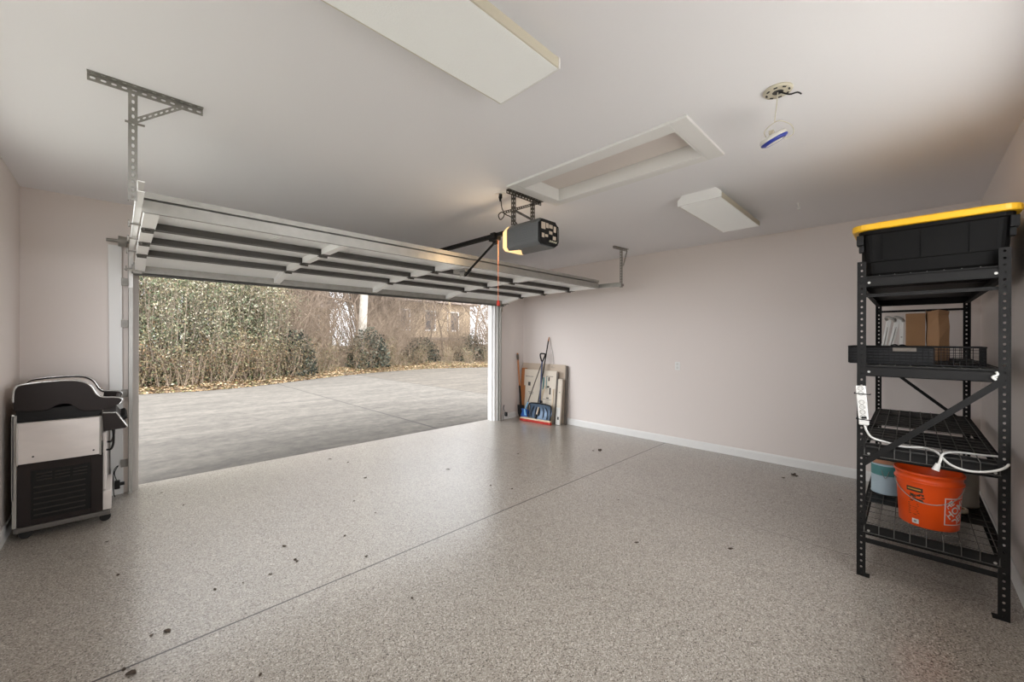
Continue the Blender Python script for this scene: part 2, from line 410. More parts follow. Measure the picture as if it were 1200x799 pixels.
# jambs of the garage opening
j = MB(); j.box((OX0-.03, YF-.004, .0), (OX0, YF+T+.02, OH)); j.box((OX0-.0, YF+.05, 0), (OX0+.018, YF+.1, OH))
struct('trim_1', j, M['jamb'])
j = MB(); j.box((OX1, YF-.004, .0), (OX1+.03, YF+T+.02, OH)); j.box((OX1-.018, YF+.05, 0), (OX1, YF+.1, OH))
struct('trim_2', j, M['trim'])
j = MB(); j.box((OX0-.03, YF-.004, OH), (OX1+.03, YF+T+.02, OH+.03))
struct('trim_3', j, M['trim'])
# boards the tracks are bolted to
struct('trim_4', MB().prism([(-.05,0),(.035,0),(.02,2.38),(-.075,2.38)], 'Y', YF-.03, YF-.001), M['trim'], .003)
struct('trim_5', MB().box((4.925, YF-.03, 0), (5.03, YF-.001, 2.38)), M['trim'], .003)
# unseen roof edge added over the opening, eave deepened to shade the driveway
rf = MB(); rf.prism([(YB-.6, 3.02), (YF+1.25, 2.88), (YF+1.25, 3.05), (2.4, 4.6), (YB-.6, 3.2)], 'X', XL-.6, XR+.6)
struct('roof', rf, M['roofing'])

# ------------------------------------------------------------------ garage door (open) and its hardware
DX0, DX1 = .105, 4.905
gd = thing('garage_door', 'wide pale steel sectional garage door raised open under the ceiling', 'garage door', (2.5, 5.1, 2.1))
# four sections, lying nearly flat; the last one starts down the curve of the track
JY = [3.17, 3.665, 4.17, 4.68, 5.165]; JZ = [2.285, 2.283, 2.278, 2.262, 2.172]
STX = [DX0+.035, 1.285, 2.46, 3.655, DX1-.035]
for k in range(4):
    y0, z0, y1, z1 = JY[k], JZ[k], JY[k+1]-.008, JZ[k+1]
    d = Vector((0, y1-y0, z1-z0)); L = d.length; ux = d.normalized(); up = Vector((0, -ux.z, ux.y))
    def P(x, a, b):  # a along section, b above the skin
        q = Vector((0, y0, z0)) + ux*a + up*b; return Vector((x, q.y, q.z))
    s = MB()
    def slab(x0, x1, a0, a1, b0, b1, mb):
        vs = [P(x0,a0,b0),P(x1,a0,b0),P(x1,a1,b0),P(x0,a1,b0),P(x0,a0,b1),P(x1,a0,b1),P(x1,a1,b1),P(x0,a1,b1)]
        mb.add(vs, [(0,3,2,1),(4,5,6,7),(0,1,5,4),(1,2,6,5),(2,3,7,6),(3,0,4,7)])
    slab(DX0, DX1, 0, L, 0, .004, s)
    # shallow stamped ribs of the skin
    for rx in [DX0+.16+i*.585 for i in range(9)]:
        for q in range(3): slab(rx+q*.02, rx+q*.02+.006, .07, L-.07, -.003, 0, s)
    sec = s.build('door_section', M['pan'], gd)
    r = MB(); slab(DX0, DX1, .002, .006, -.05, .0, r); slab(DX0, DX1, .006, .026, -.05, -.047, r); slab(DX0, DX1, .024, .027, -.047, -.035, r)
    r.build('stiffening_rail', M['rail'], sec)
    r = MB(); slab(DX0, DX1, L-.006, L-.002, -.05, .0, r); slab(DX0, DX1, L-.026, L-.006, -.05, -.047, r)
    r.build('stiffening_rail', M['rail'], sec)
    for i, x in enumerate(STX):
        w = .035 if i in (0, 4) else .03
        st = MB(); slab(x-w, x+w, .028, L-.028, -.053, -.049, st); slab(x-w, x-w+.004, .028, L-.028, -.05, 0, st); slab(x+w-.004, x+w, .028, L-.028, -.05, 0, st)
        st.build('stile', M['stile'], sec)
    if k < 3:   # hinges at the joint below this section
        for i, x in enumerate(STX):
            hg = MB(); slab(x-.032, x+.032, L-.06, L-.004, -.0585, -.0535, hg); slab(x-.032, x+.032, L+.012, L+.065, -.0585, -.0535, hg)
            a = P(x-.03, L+.004, -.064); b_ = P(x+.03, L+.004, -.064); hg.cyl(a, b_, .011, n=10)
            for bx in (-.018, .018):
                for ba in (L-.04, L+.045): hg.cyl(P(x+bx, ba, -.066), P(x+bx, ba, -.058), .006, n=6)
            hg.build('hinge', M['perfd'], sec)
    for x, xo in ((DX0, DX0-.062), (DX1, DX1+.062)):  # rollers
        ro = MB(); ro.cyl(P(x + (.05 if xo < x else -.05), L*.97, -.03), P(xo, L*.97, -.03), .006, n=8)
        e = .01 if xo < x else -.01
        ro.cyl(P(xo, L*.97, -.03), P(xo+e, L*.97, -.03), .024, n=14); ro.build('roller', M['galvd'], sec)
# big strut across the top section
st = MB()
st.box((DX0-.01, 3.168, 2.238), (DX1+.01, 3.174, 2.30)); st.box((DX0-.01, 3.168, 2.30), (DX1+.01, 3.215, 2.304))
st.box((DX0-.01, 3.209, 2.30), (DX1+.01, 3.215, 2.352)); st.box((DX0-.01, 3.168, 2.348), (DX1+.01, 3.215, 2.352)); st.box((DX0-.01, 3.155, 2.232), (DX1+.01, 3.174, 2.238))
st.box((DX0-.01, 3.160, 2.32), (DX1+.01, 3.166, 2.352)); st.box((DX0-.01, 3.160, 2.316), (DX1+.01, 3.21, 2.32))
st.build('strut', M['galv'], gd)
# bottom weather seal and its retainer
bs = MB(); bs.box((DX0-.02, 5.115, 2.105), (DX1+.02, 5.125, 2.185)); bs.box((DX0-.02, 5.115, 2.105), (DX1+.02, 5.175, 2.112)); bs.box((DX0-.02, 5.168, 2.105), (DX1+.02, 5.175, 2.185))
bs.build('bottom_rail', M['galvd'], gd)
bs = MB(); bs.tube([(DX0-.01, 5.15, 2.100), (DX1+.01, 5.15, 2.100)], .014, n=10); bs.build('weather_seal', M['sealgrey'], gd)
for x in (DX0+.02, DX1-.02):
    b_ = MB(); b_.box((x-.03, 5.09, 2.10), (x+.03, 5.115, 2.2)); b_.cyl((x, 5.09, 2.13), (x + (-.09 if x < 1 else .09), 5.09, 2.13), .007, n=8)
    b_.build('bottom_bracket', M['galvd'], gd)
# opener bracket in the middle of the top section
b_ = MB(); b_.box((2.52, 3.22, 2.19), (2.58, 3.42, 2.226)); b_.box((2.52, 3.24, 2.15), (2.526, 3.31, 2.2)); b_.box((2.574, 3.24, 2.15), (2.58, 3.31, 2.2))
b_.build('arm_bracket', M['galvd'], gd)

def track(label, x, side):
    """side = +1: channel opens towards +x (left track)"""
    t = thing('garage_door_track', label, 'door track', (x, YF-.06, 0), 'tracks of the overhead door')
    yv = YF - .075; R = .32; zc = 2.30 - R
    def chan(pts):
        mb = MB(); P = [Vector(p) for p in pts]
        prof = [(-.026, .0), (-.026, .022*side), (-.020, .024*side)] 
        # C channel: back web plus two lips, swept in the YZ plane
        def sweep(offs):
            vs = []; n = len(offs)
            for i, p in enumerate(P):
                tg = (P[min(i+1, len(P)-1)] - P[max(i-1, 0)]).normalized(); nr = Vector((0, -tg.z, tg.y))
                for (o, xx) in offs: vs.append(p + nr * o + Vector((xx, 0, 0)))
            fs = [(i*n+k, i*n+(k+1) % n, (i+1)*n+(k+1) % n, (i+1)*n+k) for i in range(len(P)-1) for k in range(n)]
            fs += [tuple(range(n))[::-1], tuple(range((len(P)-1)*n, len(P)*n))]
            mb.add(vs, fs)
        sweep([(-.028, 0), (.028, 0), (.028, .003*side), (-.028, .003*side)])
        sweep([(-.028, 0), (-.025, 0), (-.025, .03*side), (-.028, .03*side)])
        sweep([(.025, 0), (.028, 0), (.028, .03*side), (.025, .03*side)])
        return mb
    chan([(x, yv, .01), (x, yv, zc)]).build('vertical_track', M['galv'], t)
    arc = [(x, yv - R + R*math.cos(a), zc + R*math.sin(a)) for a in [PI/2*i/8 for i in range(9)]]
    hz = arc + [(x, 2.83, 2.285 if side > 0 else 2.262)]
    arcm = chan(hz); arcm.build('horizontal_track', M['stile'] if side > 0 else M['galv'], t)
    for z in (.28, .95, 1.62, 2.02):
        br = MB()
        br.box((x - .05*side if side > 0 else x, yv+.025, z-.02), (x + .0 if side > 0 else x + .05, YF-.031, z+.05))
        br.cyl((x - .03*side, yv+.02, z+.015), (x - .03*side, yv+.028, z+.015), .01, n=6)
        br.build('track_bracket', M['galvd'], t)
    fb = MB(); fx0, fx1 = (x-.004, x) if side > 0 else (x, x+.004)
    fb.box((fx0, yv-.05, 2.0), (fx1, YF-.031, 2.36)); fb.build('flag_bracket', M['galvd'], t)
track('pale steel door track on the front wall behind the grill', .066, 1)
track('steel door track beside the leaning brooms and cartons', 4.957, -1)

# hangers that carry the back ends of the tracks
hg = thing('track_hanger', 'large perforated zinc angle hanger over the near end of the open door', 'hanger', (.052, 2.83, 2.79))
MB().angle((-.112, 2.83, H-.003), (.336, 2.83, H-.003), (0,-1,0), .034, (0,0,-1), .034).build('ceiling_angle', M['perf'], hg)
MB().angle((.034, 2.832, 2.205), (.034, 2.832, H-.02), (1,0,0), .034, (0,1,0), .03).build('drop_angle', M['perf'], hg)
MB().plate((.06, 2.822, 2.60), (.26, 2.822, H-.028), (0,0,1), .032, .003, .03, .016, .011).build('brace', M['perf'], hg)
MB().cyl((.02, 2.82, 2.6), (.095, 2.82, 2.6), .006, n=8).build('bolt', M['galvd'], hg)
MB().cyl((.05, 2.83, 2.285), (.05, 2.86, 2.285), .009, n=8).build('bolt', M['galvd'], hg)
hg = thing('track_hanger', 'small dark perforated hanger beside the pale right wall', 'hanger', (5.09, 2.87, 2.79))
MB().angle((4.835, 2.89, H-.003), (5.17, 2.86, H-.003), (0,-1,0), .03, (0,0,-1), .03).build('ceiling_angle', M['galvd'], hg)
MB().angle((5.035, 2.87, 2.235), (5.035, 2.87, H-.02), (1,0,0), .028, (0,1,0), .028).build('drop_angle', M['galvd'], hg)
MB().plate((5.05, 2.862, 2.54), (5.155, 2.862, H-.02), (1,0,0), .028, .003, .03, .016, .011).build('brace', M['galvd'], hg)
MB().box((4.955, 2.855, 2.252), (5.07, 2.868, 2.285)).build('track_strap', M['galvd'], hg)

# torsion shaft over the opening
sh = thing('torsion_shaft', 'dark torsion shaft whose end shows above the white jamb board', 'shaft', (2.5, 5.28, 2.41))
MB().cyl((-.085, 5.285, 2.415), (5.09, 5.285, 2.415), .0145, n=14).build('tube', M['galvd'], sh)
for x in (.02, 4.99):
    MB().cyl((x-.025, 5.285, 2.415), (x+.035, 5.285, 2.415), .05, .045, n=18).build('cable_drum', M['galvd'], sh)
    MB().box((x+.05, 5.24, 2.35), (x+.056, YF-.001, 2.46)).build('end_bearing_plate', M['galvd'], sh)
for x0, x1 in ((1.3, 2.2), (2.9, 3.8)):
    s = MB(); n = 260; s.tube([(x0+(x1-x0)*i/n, 5.285+.032*math.cos(i*.9), 2.415+.032*math.sin(i*.9)) for i in range(n+1)], .0045, n=5); s.build('torsion_spring', M['galvd'], sh)

# photo eyes at the foot of each track
def eye(x, y, side, label):
    t = thing('safety_sensor', label, 'sensor', (x, y, .0))
    MB().box((x-.03*side, y-.07, .125), (x+.005*side, y+.005, .128)).build('mount_bracket', M['galvd'], t)
    b_ = MB().box((x-.045, y-.105, .10), (x-.008, y-.055, .175)); b_.build('sensor_body', M['black'], t, .006)
    MB().cyl((x-.0265, y-.08, .14), (x+side*.022, y-.08, .14), .016, n=16).build('sensor_lens', M['rubber'], t)
    MB().tube([(x-.03, y-.07, .17), (x-.045, y-.04, .24), (x-.02, y-.03, .3), (x-.05, y-.035, .25), (x-.05, y-.035, .06), (x-.04, y-.03, .012)], .0035, smooth_steps=5, n=6).build('sensor_wire', M['black'], t)
eye(.02, 5.26, 1, 'black safety sensor low on the track behind the grill')
eye(5.02, 5.25, -1, 'black safety sensor low on the track near the brooms')

# ------------------------------------------------------------------ opener
op = thing('garage_door_opener', 'dark grey ceiling mounted garage door opener with glowing lamp lens', 'garage door opener', (2.55, 2.35, 2.79))
prof = [(2.425, 2.30), (2.455, 2.272), (2.645, 2.272), (2.675, 2.30), (2.675, 2.46), (2.64, 2.498), (2.46, 2.498), (2.425, 2.46)]
MB().prism(prof, 'Y', 2.145, 2.51).build('housing', M['housing'], op, .008)
rib = MB()
for z in (2.34, 2.385, 2.43): rib.box((2.4225, 2.2, z), (2.427, 2.48, z+.012))
rib.build('side_rib', M['housing'], op)
MB().prism([(2.43,2.30),(2.46,2.28),(2.64,2.28),(2.67,2.30),(2.67,2.455),(2.635,2.49),(2.465,2.49),(2.43,2.455)], 'Y', 2.128, 2.146).build('rear_panel', M['black'], op, .004)
pl = MB()
for (x, z, w, h_) in ((2.452,2.405,.05,.055),(2.512,2.42,.03,.04),(2.55,2.425,.045,.03),(2.552,2.375,.04,.025),(2.458,2.335,.03,.035),(2.5,2.345,.035,.02),(2.61,2.40,.03,.05),(2.6,2.335,.04,.03)):
    pl.box((x, 2.1255, z), (x+w, 2.1285, z+h_))
pl.build('rear_label', M['cardgrey'], op)
pb = MB()
for x in (2.56, 2.585, 2.61, 2.635): pb.cyl((x, 2.118, 2.315), (x, 2.13, 2.315), .008, n=10)
pb.build('terminal_buttons', M['offwhite'], op)
M['lens'] = emit('warm_lamp_lens', (255,212,148), 1.0)
lp = MB()
n = 14
rows = []
for k in range(7):
    a = PI/2*k/6; yy = 2.51 + .085*math.sin(a)*1.0; sc = .45 + .55*math.cos(a)**.6 if k < 6 else .45
    rows.append((yy, sc))
vs = []; ctr = Vector((2.55, 0, 2.385))
for yy, sc in rows:
    for (px, pz) in prof: vs.append((2.55+(px-2.55)*(sc*.98), yy, 2.385+(pz-2.385)*(sc*.98)))
m_ = len(prof)
lp.add(vs, [(i*m_+k, i*m_+(k+1) % m_, (i+1)*m_+(k+1) % m_, (i+1)*m_+k) for i in range(len(rows)-1) for k in range(m_)] + [tuple(range((len(rows)-1)*m_, len(rows)*m_))], True)
lp.add([(2.45,2.505,2.266),(2.62,2.505,2.266),(2.50,2.40,2.270),(2.47,2.40,2.270),(2.45,2.505,2.276),(2.62,2.505,2.276),(2.50,2.40,2.276),(2.47,2.40,2.276)], [(3,2,1,0),(4,5,6,7),(0,1,5,4),(1,2,6,5),(2,3,7,6),(3,0,4,7)])
lp.build('lamp_lens', M['lens'], op)
rl = MB(); rl.box((2.535, 2.46, 2.500), (2.565, 5.28, 2.503)); rl.box((2.535, 2.46, 2.468), (2.538, 5.28, 2.503)); rl.box((2.562, 2.46, 2.468), (2.565, 5.28, 2.503)); rl.box((2.528, 2.46, 2.466), (2.572, 5.28, 2.469))
rl.build('rail', M['blacksteel'], op)
MB().box((2.52, 5.25, 2.44), (2.58, YF-.001, 2.53)).build('header_bracket', M['galvd'], op)
tr = MB(); tr.box((2.525, 2.74, 2.435), (2.575, 2.86, 2.466)); tr.box((2.515, 2.77, 2.462), (2.585, 2.83, 2.508)); tr.box((2.538, 2.77, 2.40), (2.562, 2.82, 2.438))
tro = tr.build('trolley', M['black'], op, .003)
ar = MB(); ar.bar((2.55, 2.80, 2.42), (2.55, 3.235, 2.175), .004, .026, (0,0,1)); ar.build('door_arm', M['blacksteel'], tro)
ar = MB(); ar.tube([(2.556, 3.17, 2.205), (2.556, 3.245, 2.158), (2.556, 3.275, 2.162), (2.556, 3.29, 2.20)], .009, smooth_steps=4, n=8); ar.build('curved_arm', M['blacksteel'], tro)
MB().tube([(2.55, 2.755, 2.435), (2.55, 2.752, 2.2), (2.55, 2.75, 1.86)], .0035, n=6).build('release_cord', M['rope'], tro)
hd = MB(); hd.lathe([(0,0),(.014,.002),(.017,.018),(.013,.04),(.005,.055),(0,.056)], (2.55, 2.75, 1.81), 14); hd.build('release_handle', M['red'], tro)
MB().tube([(2.665, 2.14, 2.31), (2.671, 2.124, 2.33), (2.668, 2.122, 2.44), (2.655, 2.132, 2.46)], .003, n=6, smooth_steps=4).build('antenna_wire', M['black'], op)

oh = thing('opener_hanger', 'perforated angle iron frame that hangs the opener beside the attic hatch', 'hanger', (2.6, 2.455, 2.79))
MB().angle((2.372, 2.458, H-.003), (2.828, 2.458, H-.003), (0,-1,0), .032, (0,0,-1), .032).build('ceiling_angle', M['perfd'], oh)
MB().angle((2.455, 2.455, 2.498), (2.455, 2.455, H-.02), (1,0,0), .03, (0,1,0), .028).build('drop_angle', M['perfd'], oh)
MB().angle((2.645, 2.40, 2.498), (2.70, 2.45, H-.02), (1,0,0), .03, (0,1,0), .026).build('drop_angle', M['perfd'], oh)
MB().plate((2.335, 2.448, 2.565), (2.80, 2.448, H-.025), (0,0,1), .026, .003, .03, .016, .01).build('brace', M['perfd'], oh)
MB().bar((2.47, 2.44, 2.62), (2.70, 2.3, 2.502), .004, .02).build('brace', M['perfd'], oh)
ou = thing('ceiling_outlet', 'small outlet on the ceiling with the black opener plug in it', 'outlet', (2.40, 2.56, 2.79))
MB().box((2.37, 2.525, H-.006), (2.43, 2.60, H)).build('cover_plate', M['trim'], ou, .002)
pc = thing('appliance_flex', 'black power cord looped between ceiling outlet and opener', 'cord', (2.40, 2.56, 2.75))
MB().lathe([(0,0),(.015,.002),(.017,.03),(.012,.045),(.006,.06),(.006,.065)], (2.40, 2.56, H-.008), 12, (0,.12,-1)).build('plug', M['black'], pc)
MB().tube([(2.40, 2.555, 2.725), (2.405, 2.55, 2.66), (2.43, 2.545, 2.60), (2.40, 2.56, 2.555), (2.37, 2.555, 2.585), (2.395, 2.54, 2.615), (2.44, 2.53, 2.60), (2.47, 2.50, 2.58), (2.49, 2.46, 2.53), (2.5, 2.44, 2.495)], .0045, smooth_steps=6, n=7).build('cable', M['black'], pc)

# ------------------------------------------------------------------ ceiling lights, hatch, detector, hook, switch
M['acrylic'] = mat('prismatic_acrylic', (224,226,222), .35)
def ribbed():
    m, nt, b = nodes('prismatic_acrylic_lens')
    b.inputs['Base Color'].default_value = (*lin((228,229,225)), 1); b.inputs['Roughness'].default_value = .35
    b.inputs['Emission Color'].default_value = (1, .99, .96, 1); b.inputs['Emission Strength'].default_value = LENS_E
    tc = N(nt, 'ShaderNodeTexCoord'); w = N(nt, 'ShaderNodeTexVoronoi'); w.inputs['Scale'].default_value = 130
    nt.links.new(tc.outputs['Object'], w.inputs['Vector'])
    bp = N(nt, 'ShaderNodeBump'); bp.inputs['Strength'].default_value = .35; bp.inputs['Distance'].default_value = .003
    nt.links.new(w.outputs['Distance'], bp.inputs['Height']); nt.links.new(bp.outputs[0], b.inputs['Normal'])
    return m
LENS_E = .12
M['prism'] = ribbed()
def ceiling_light(x0, x1, y0, y1, label):
    t = thing('ceiling_light', label, 'ceiling light', ((x0+x1)/2, (y0+y1)/2, H), 'flat fluorescent ceiling lights')
    MB().prism([(y0+.03, 2.735), (y1-.03, 2.735), (y1-.05, H), (y0+.05, H)], 'X', x0+.012, x1-.012).build('housing', M['trim'], t, .003)
    MB().box((x0+.012, y0+.008, 2.701), (x1-.012, y1-.008, 2.712)).build('diffuser', M['prism'], t, .002)
    for ya, yb in ((y0, y0+.008), (y1-.008, y1)): MB().box((x0+.012, ya, 2.703), (x1-.012, yb, 2.748)).build('side_rail', M['offwhite'], t, .002)
    for xa, xb in ((x0, x0+.012), (x1-.012, x1)):
        MB().prism([(y0-.002, 2.70), (y1+.002, 2.70), (y1+.002, 2.75), (y1-.04, H), (y0+.04, H), (y0-.002, 2.75)], 'X', xa, xb).build('end_cap', M['trim'], t, .002)
ceiling_light(.15, 1.40, 1.105, 1.49, 'long flat white fluorescent light cut by the photo\'s top edge')
ceiling_light(3.59, 4.815, 1.12, 1.485, 'smaller looking flat white light fixture between attic hatch and shelf')
ah = thing('attic_hatch', 'long white framed attic hatch with recessed panel in the ceiling', 'attic hatch', (2.64, 1.65, H))
fr = MB()
ox0, ox1, oy0, oy1 = 2.31, 2.97, .905, 2.395
for a in (((ox0, oy0), (ox1, HY0)), ((ox0, HY1), (ox1, oy1)), ((ox0, HY0), (HX0, HY1)), ((HX1, HY0), (ox1, HY1))):
    fr.box((a[0][0], a[0][1], H-.02), (a[1][0], a[1][1], H-.0005))
fr.build('frame', M['trim'], ah, .003)
ln = MB(); zt = H+.11
ln.box((HX0+.001, HY0+.001, H-.018), (HX0+.014, HY1-.001, zt)); ln.box((HX1-.014, HY0+.001, H-.018), (HX1-.001, HY1-.001, zt))
ln.box((HX0+.014, HY0+.001, H-.018), (HX1-.014, HY0+.014, zt)); ln.box((HX0+.014, HY1-.014, H-.018), (HX1-.014, HY1-.001, zt))
ln.build('lining', M['trim'], ah)
MB().box((HX0+.02, HY0+.02, H+.085), (HX1-.02, HY1-.02, H+.10)).build('panel', M['wall'], ah)
MB().box((HX0, HY0, H+.102), (HX1, HY1, H+.16)).build('insulation_cover', M['card'], ah)

sd = thing('smoke_detector', 'white smoke detector dangling by its wires from the ceiling', 'smoke detector', (2.43, .485, H))
pm = MB(); pm.lathe([(.025,.0),(.062,.0),(.066,.006),(.066,.012),(.028,.012),(.025,.0)], (2.425, .485, H-.012), 32); pm.build('mounting_plate', M['offwhite'], sd)
sl = MB()
for k in range(8):
    a = 2*PI*k/8; c = Vector((2.425+.05*math.cos(a), .485+.05*math.sin(a), H-.013)); sl.box(c-Vector((.008,.004,.002)), c+Vector((.008,.004,.001)), Matrix.Rotation(a+PI/2, 3, 'Z'))
sl.cyl((2.425, .485, H-.011), (2.425, .485, H-.002), .025, n=20)
sl.build('ceiling_hole', M['ink'], sd)
MB().tube([(2.42,.48,H-.012),(2.45,.44,H-.03),(2.47,.41,H-.024),(2.49,.395,H-.03)], .004, smooth_steps=4, n=6).build('wire_stub', M['rubber'], sd)
dc = Vector((2.55, .53, 2.60)); dn = Vector((-.33, .34, .98)).normalized()
wr = MB(); wr.tube([(2.425,.485,H-.012),(2.475,.50,2.74),(2.505,.512,2.70),(2.52,.52,2.672)], .0025, smooth_steps=5, n=6)
wr.tube([(2.52,.52,2.672),(2.535,.55,2.665),(2.51,.565,2.63),(2.515,.555,2.60)], .0025, smooth_steps=5, n=6)
wr.tube([(2.52,.52,2.672),(2.56,.50,2.69),(2.62,.46,2.675),(2.635,.455,2.63),(2.60,.49,2.60)], .0025, smooth_steps=5, n=6)
wr.build('wire', M['offwhite'], sd)
MB().lathe([(0,.022),(.03,.022),(.06,.016),(.066,.008),(.066,-.004),(.06,-.014),(.045,-.022),(.02,-.026),(0,-.027)], dc, 36, dn).build('detector_body', M['white'], sd)
MB().lathe([(.0655,-.006),(.067,-.008),(.064,-.0145),(.052,-.0215),(.047,-.0235),(.047,-.020),(.062,-.010),(.0655,-.006)], dc, 36, dn).build('trim_ring', M['bluefilm'], sd)
MB().box(dc+dn*.022-Vector((.012,.012,.0)), dc+dn*.022+Vector((.012,.012,.022))).build('wire_connector', M['offwhite'], sd, .002)
hk = thing('ceiling_hook', 'tiny white hook in the ceiling near the right wall', 'hook', (4.56, .742, H))
MB().tube([(4.56,.742,H),(4.56,.742,H-.03),(4.575,.735,H-.05),(4.56,.742,H-.065),(4.545,.75,H-.05)], .004, smooth_steps=5, n=7).build('hook_wire', M['trim'], hk)
MB().cyl((4.56,.742,H-.006),(4.56,.742,H),.012,n=14).build('hook_base', M['trim'], hk)
sw = thing('wall_outlet', 'white outlet plate alone on the right wall', 'outlet', (XR, 2.332, 1.12))
MB().box((XR-.006, 2.297, 1.065), (XR, 2.367, 1.18)).build('cover_plate', M['trim'], sw, .002)
s = MB(); s.box((XR-.0085, 2.316, 1.13), (XR-.005, 2.348, 1.165)); s.box((XR-.0085, 2.316, 1.08), (XR-.005, 2.348, 1.115)); s.build('socket', M['white'], sw, .002)

# ------------------------------------------------------------------ gas grill in the corner
GY0, GY1 = 4.62, 5.18
gr = thing('gas_grill', 'charcoal gas grill with folded side shelf standing in the corner', 'grill', (-.3, 4.9, 0))
def arc_pts(pts, k=5):
    return [(p.x, p.y) for p in catmull([Vector((a, b, 0)) for a, b in pts], k)]
top = arc_pts([(-.546,.97),(-.545,1.08),(-.530,1.135),(-.48,1.152),(-.38,1.162),(-.27,1.163),(-.20,1.148),(-.155,1.108),(-.125,1.045),(-.09,1.016),(-.03,1.008),(.01,.998),(.024,.978),(.008,.95)], 4)
bot = arc_pts([(.008,.95),(-.05,.925),(-.10,.912),(-.17,.912),(-.215,.925),(-.26,.972),(-.30,.985),(-.34,.975),(-.385,.945),(-.46,.946),(-.546,.955)], 4)
lid_poly = top + bot[1:-1]
def inset(poly, d):
    c = Vector((sum(p[0] for p in poly)/len(poly), sum(p[1] for p in poly)/len(poly)))
    out = []; n = len(poly)
    for i in range(n):
        a = Vector(poly[i-1]); b = Vector(poly[i]); c_ = Vector(poly[(i+1) % n])
        t = (c_ - a); nrm = Vector((t.y, -t.x)).normalized()
        out.append(tuple(b + nrm * d))
    return out
for y0, y1 in ((GY0, GY0+.03), (GY1-.03, GY1)):
    MB().prism(lid_poly, 'Y', y0, y1).build('lid_side', M['grillplastic'], gr, .004)
    # bright trim bead along the upper edge of the side
    ye = y0-.001 if y0 == GY0 else y1+.001
    MB().tube([(x, ye + (.006 if y0 == GY0 else -.006), z) for x, z in top[2:]], .0075, n=7).build('lid_trim', M['chrome'], gr)
# curved hood between the two sides
hp = [(x, z) for x, z in top if x < -.09]
skin = [(x*.985-.006, z-.012) for x, z in hp]
inner = [(x, z-.012) for x, z in reversed(skin)]
MB().prism(skin + inner, 'Y', GY0+.03, GY1-.03).build('lid_hood', M['stainless'], gr)
MB().tube([(.0,GY0+.03,.975),(.0,GY1-.03,.975)], .016, n=12).build('lid_handle', M['grillplastic'], gr)
fbx = [(-.535,.955),(-.535,.868),(-.11,.868),(-.095,.905),(-.14,.965)]
MB().prism(fbx, 'Y', GY0+.012, GY1-.012).build('firebox', M['grilldark'], gr, .003)
# folded-down side shelf: light steel panel with rim
sh = MB(); sh.box((-.522, GY0-.022, .562), (-.102, GY0+.006, .866))
shf = sh.build('folded_side_shelf', M['stainless'], gr, .004)
rm = MB(); rm.box((-.108, GY0-.026, .556), (-.096, GY0+.008, .868)); rm.box((-.528, GY0-.026, .556), (-.520, GY0+.008, .868))
rm.box((-.52, GY0-.024, .861), (-.108, GY0+.006, .868)); rm.build('shelf_rim', M['chrome'], shf)
for x, z in ((-.14, .60), (-.45, .61)): MB().cyl((x, GY0-.025, z), (x, GY0-.02, z), .006, n=10).build('shelf_screw', M['rubber'], shf)
MB().box((-.532, GY1-.006, .562), (-.102, GY1+.022, .866)).build('folded_side_shelf', M['stainless'], gr, .004)
# cart: louvred side panel with pressed frame
MB().box((-.52, GY1-.012, .10), (-.095, GY1-.004, .565)).build('cart_side_panel', M['grilldark'], gr)
cs = MB(); cs.box((-.52, GY0+.004, .10), (-.095, GY0+.012, .565))
side = cs.build('cart_side_panel', M['grilldark'], gr)
fr = MB()
fr.box((-.526, GY0-.002, .095), (-.462, GY0+.006, .565)); fr.box((-.155, GY0-.002, .095), (-.088, GY0+.006, .565))
fr.box((-.462, GY0-.001, .5), (-.155, GY0+.006, .565)); fr.box((-.462, GY0-.001, .095), (-.155, GY0+.006, .135))
fr.build('panel_frame', M['grillplastic'], side, .003)
lv = MB()
for r_ in range(3):
    for c in range(3):
        x0 = -.435 + c*.092; z = .468 - r_*.024
        lv.box((x0, GY0-.001, z), (x0+.076, GY0+.0055, z+.007), Matrix.Rotation(.5, 3, 'X'))
for r_ in range(6):
    z = .37 - r_*.042; lv.box((-.45, GY0+.0, z), (-.185, GY0+.0055, z+.008), Matrix.Rotation(.4, 3, 'X'))
lv.build('louvre', M['louvre'], side)
MB().box((-.55, GY0+.0, .095), (-.53, GY1, .92)).build('cart_back_panel', M['galv'], gr)
MB().box((-.553, GY0+.0, .30), (-.541, GY0+.02, .93)).build('back_post', M['trim'], gr, .003)
MB().box((-.545, GY0-.012, .055), (-.045, GY1+.012, .092)).build('base_tray', M['traygrey'], gr, .006)
for y0, y1 in ((GY0+.02, (GY0+GY1)/2-.003), ((GY0+GY1)/2+.003, GY1-.02)):
    d = MB(); d.box((-.09, y0, .255), (-.072, y1, .725)); dr = d.build('cabinet_door', M['stainless'], gr, .004)
    yh = GY0+.10 if y0 < 4.8 else GY1-.10
    MB().tube([(-.072,yh,.755-.0),(-.045,yh,.755),(-.032,yh,.72),(-.028,yh,.66),(-.032,yh,.60),(-.045,yh,.565),(-.072,yh,.565)], .008, smooth_steps=4, n=8).build('door_handle', M['grilldark'], dr)
MB().box((-.092, GY0+.006, .095), (-.040, GY1-.006, .245)).build('front_kick_panel', M['stainless'], gr, .004)
cp = MB(); cp.prism([(-.092,.885),(-.012,.876),(.050,.755),(.044,.745),(-.087,.735)], 'Y', GY0+.004, GY1-.004)
cpo = cp.build('control_panel', M['grillplastic'], gr, .004)
MB().tube([(-.09,GY0+.004,.888),(-.012,GY0+.004,.880),(.053,GY0+.004,.756)], .006, n=6).build('panel_trim', M['chrome'], cpo)
for y in (GY0+.075, GY0+.21, GY0+.35, GY0+.49):
    c = Vector((.022, y, .822)); nn = Vector((.89, 0, .46)); MB().cyl(c, c+nn*.03, .024, .02, n=18).build('control_knob', M['black'], cpo)
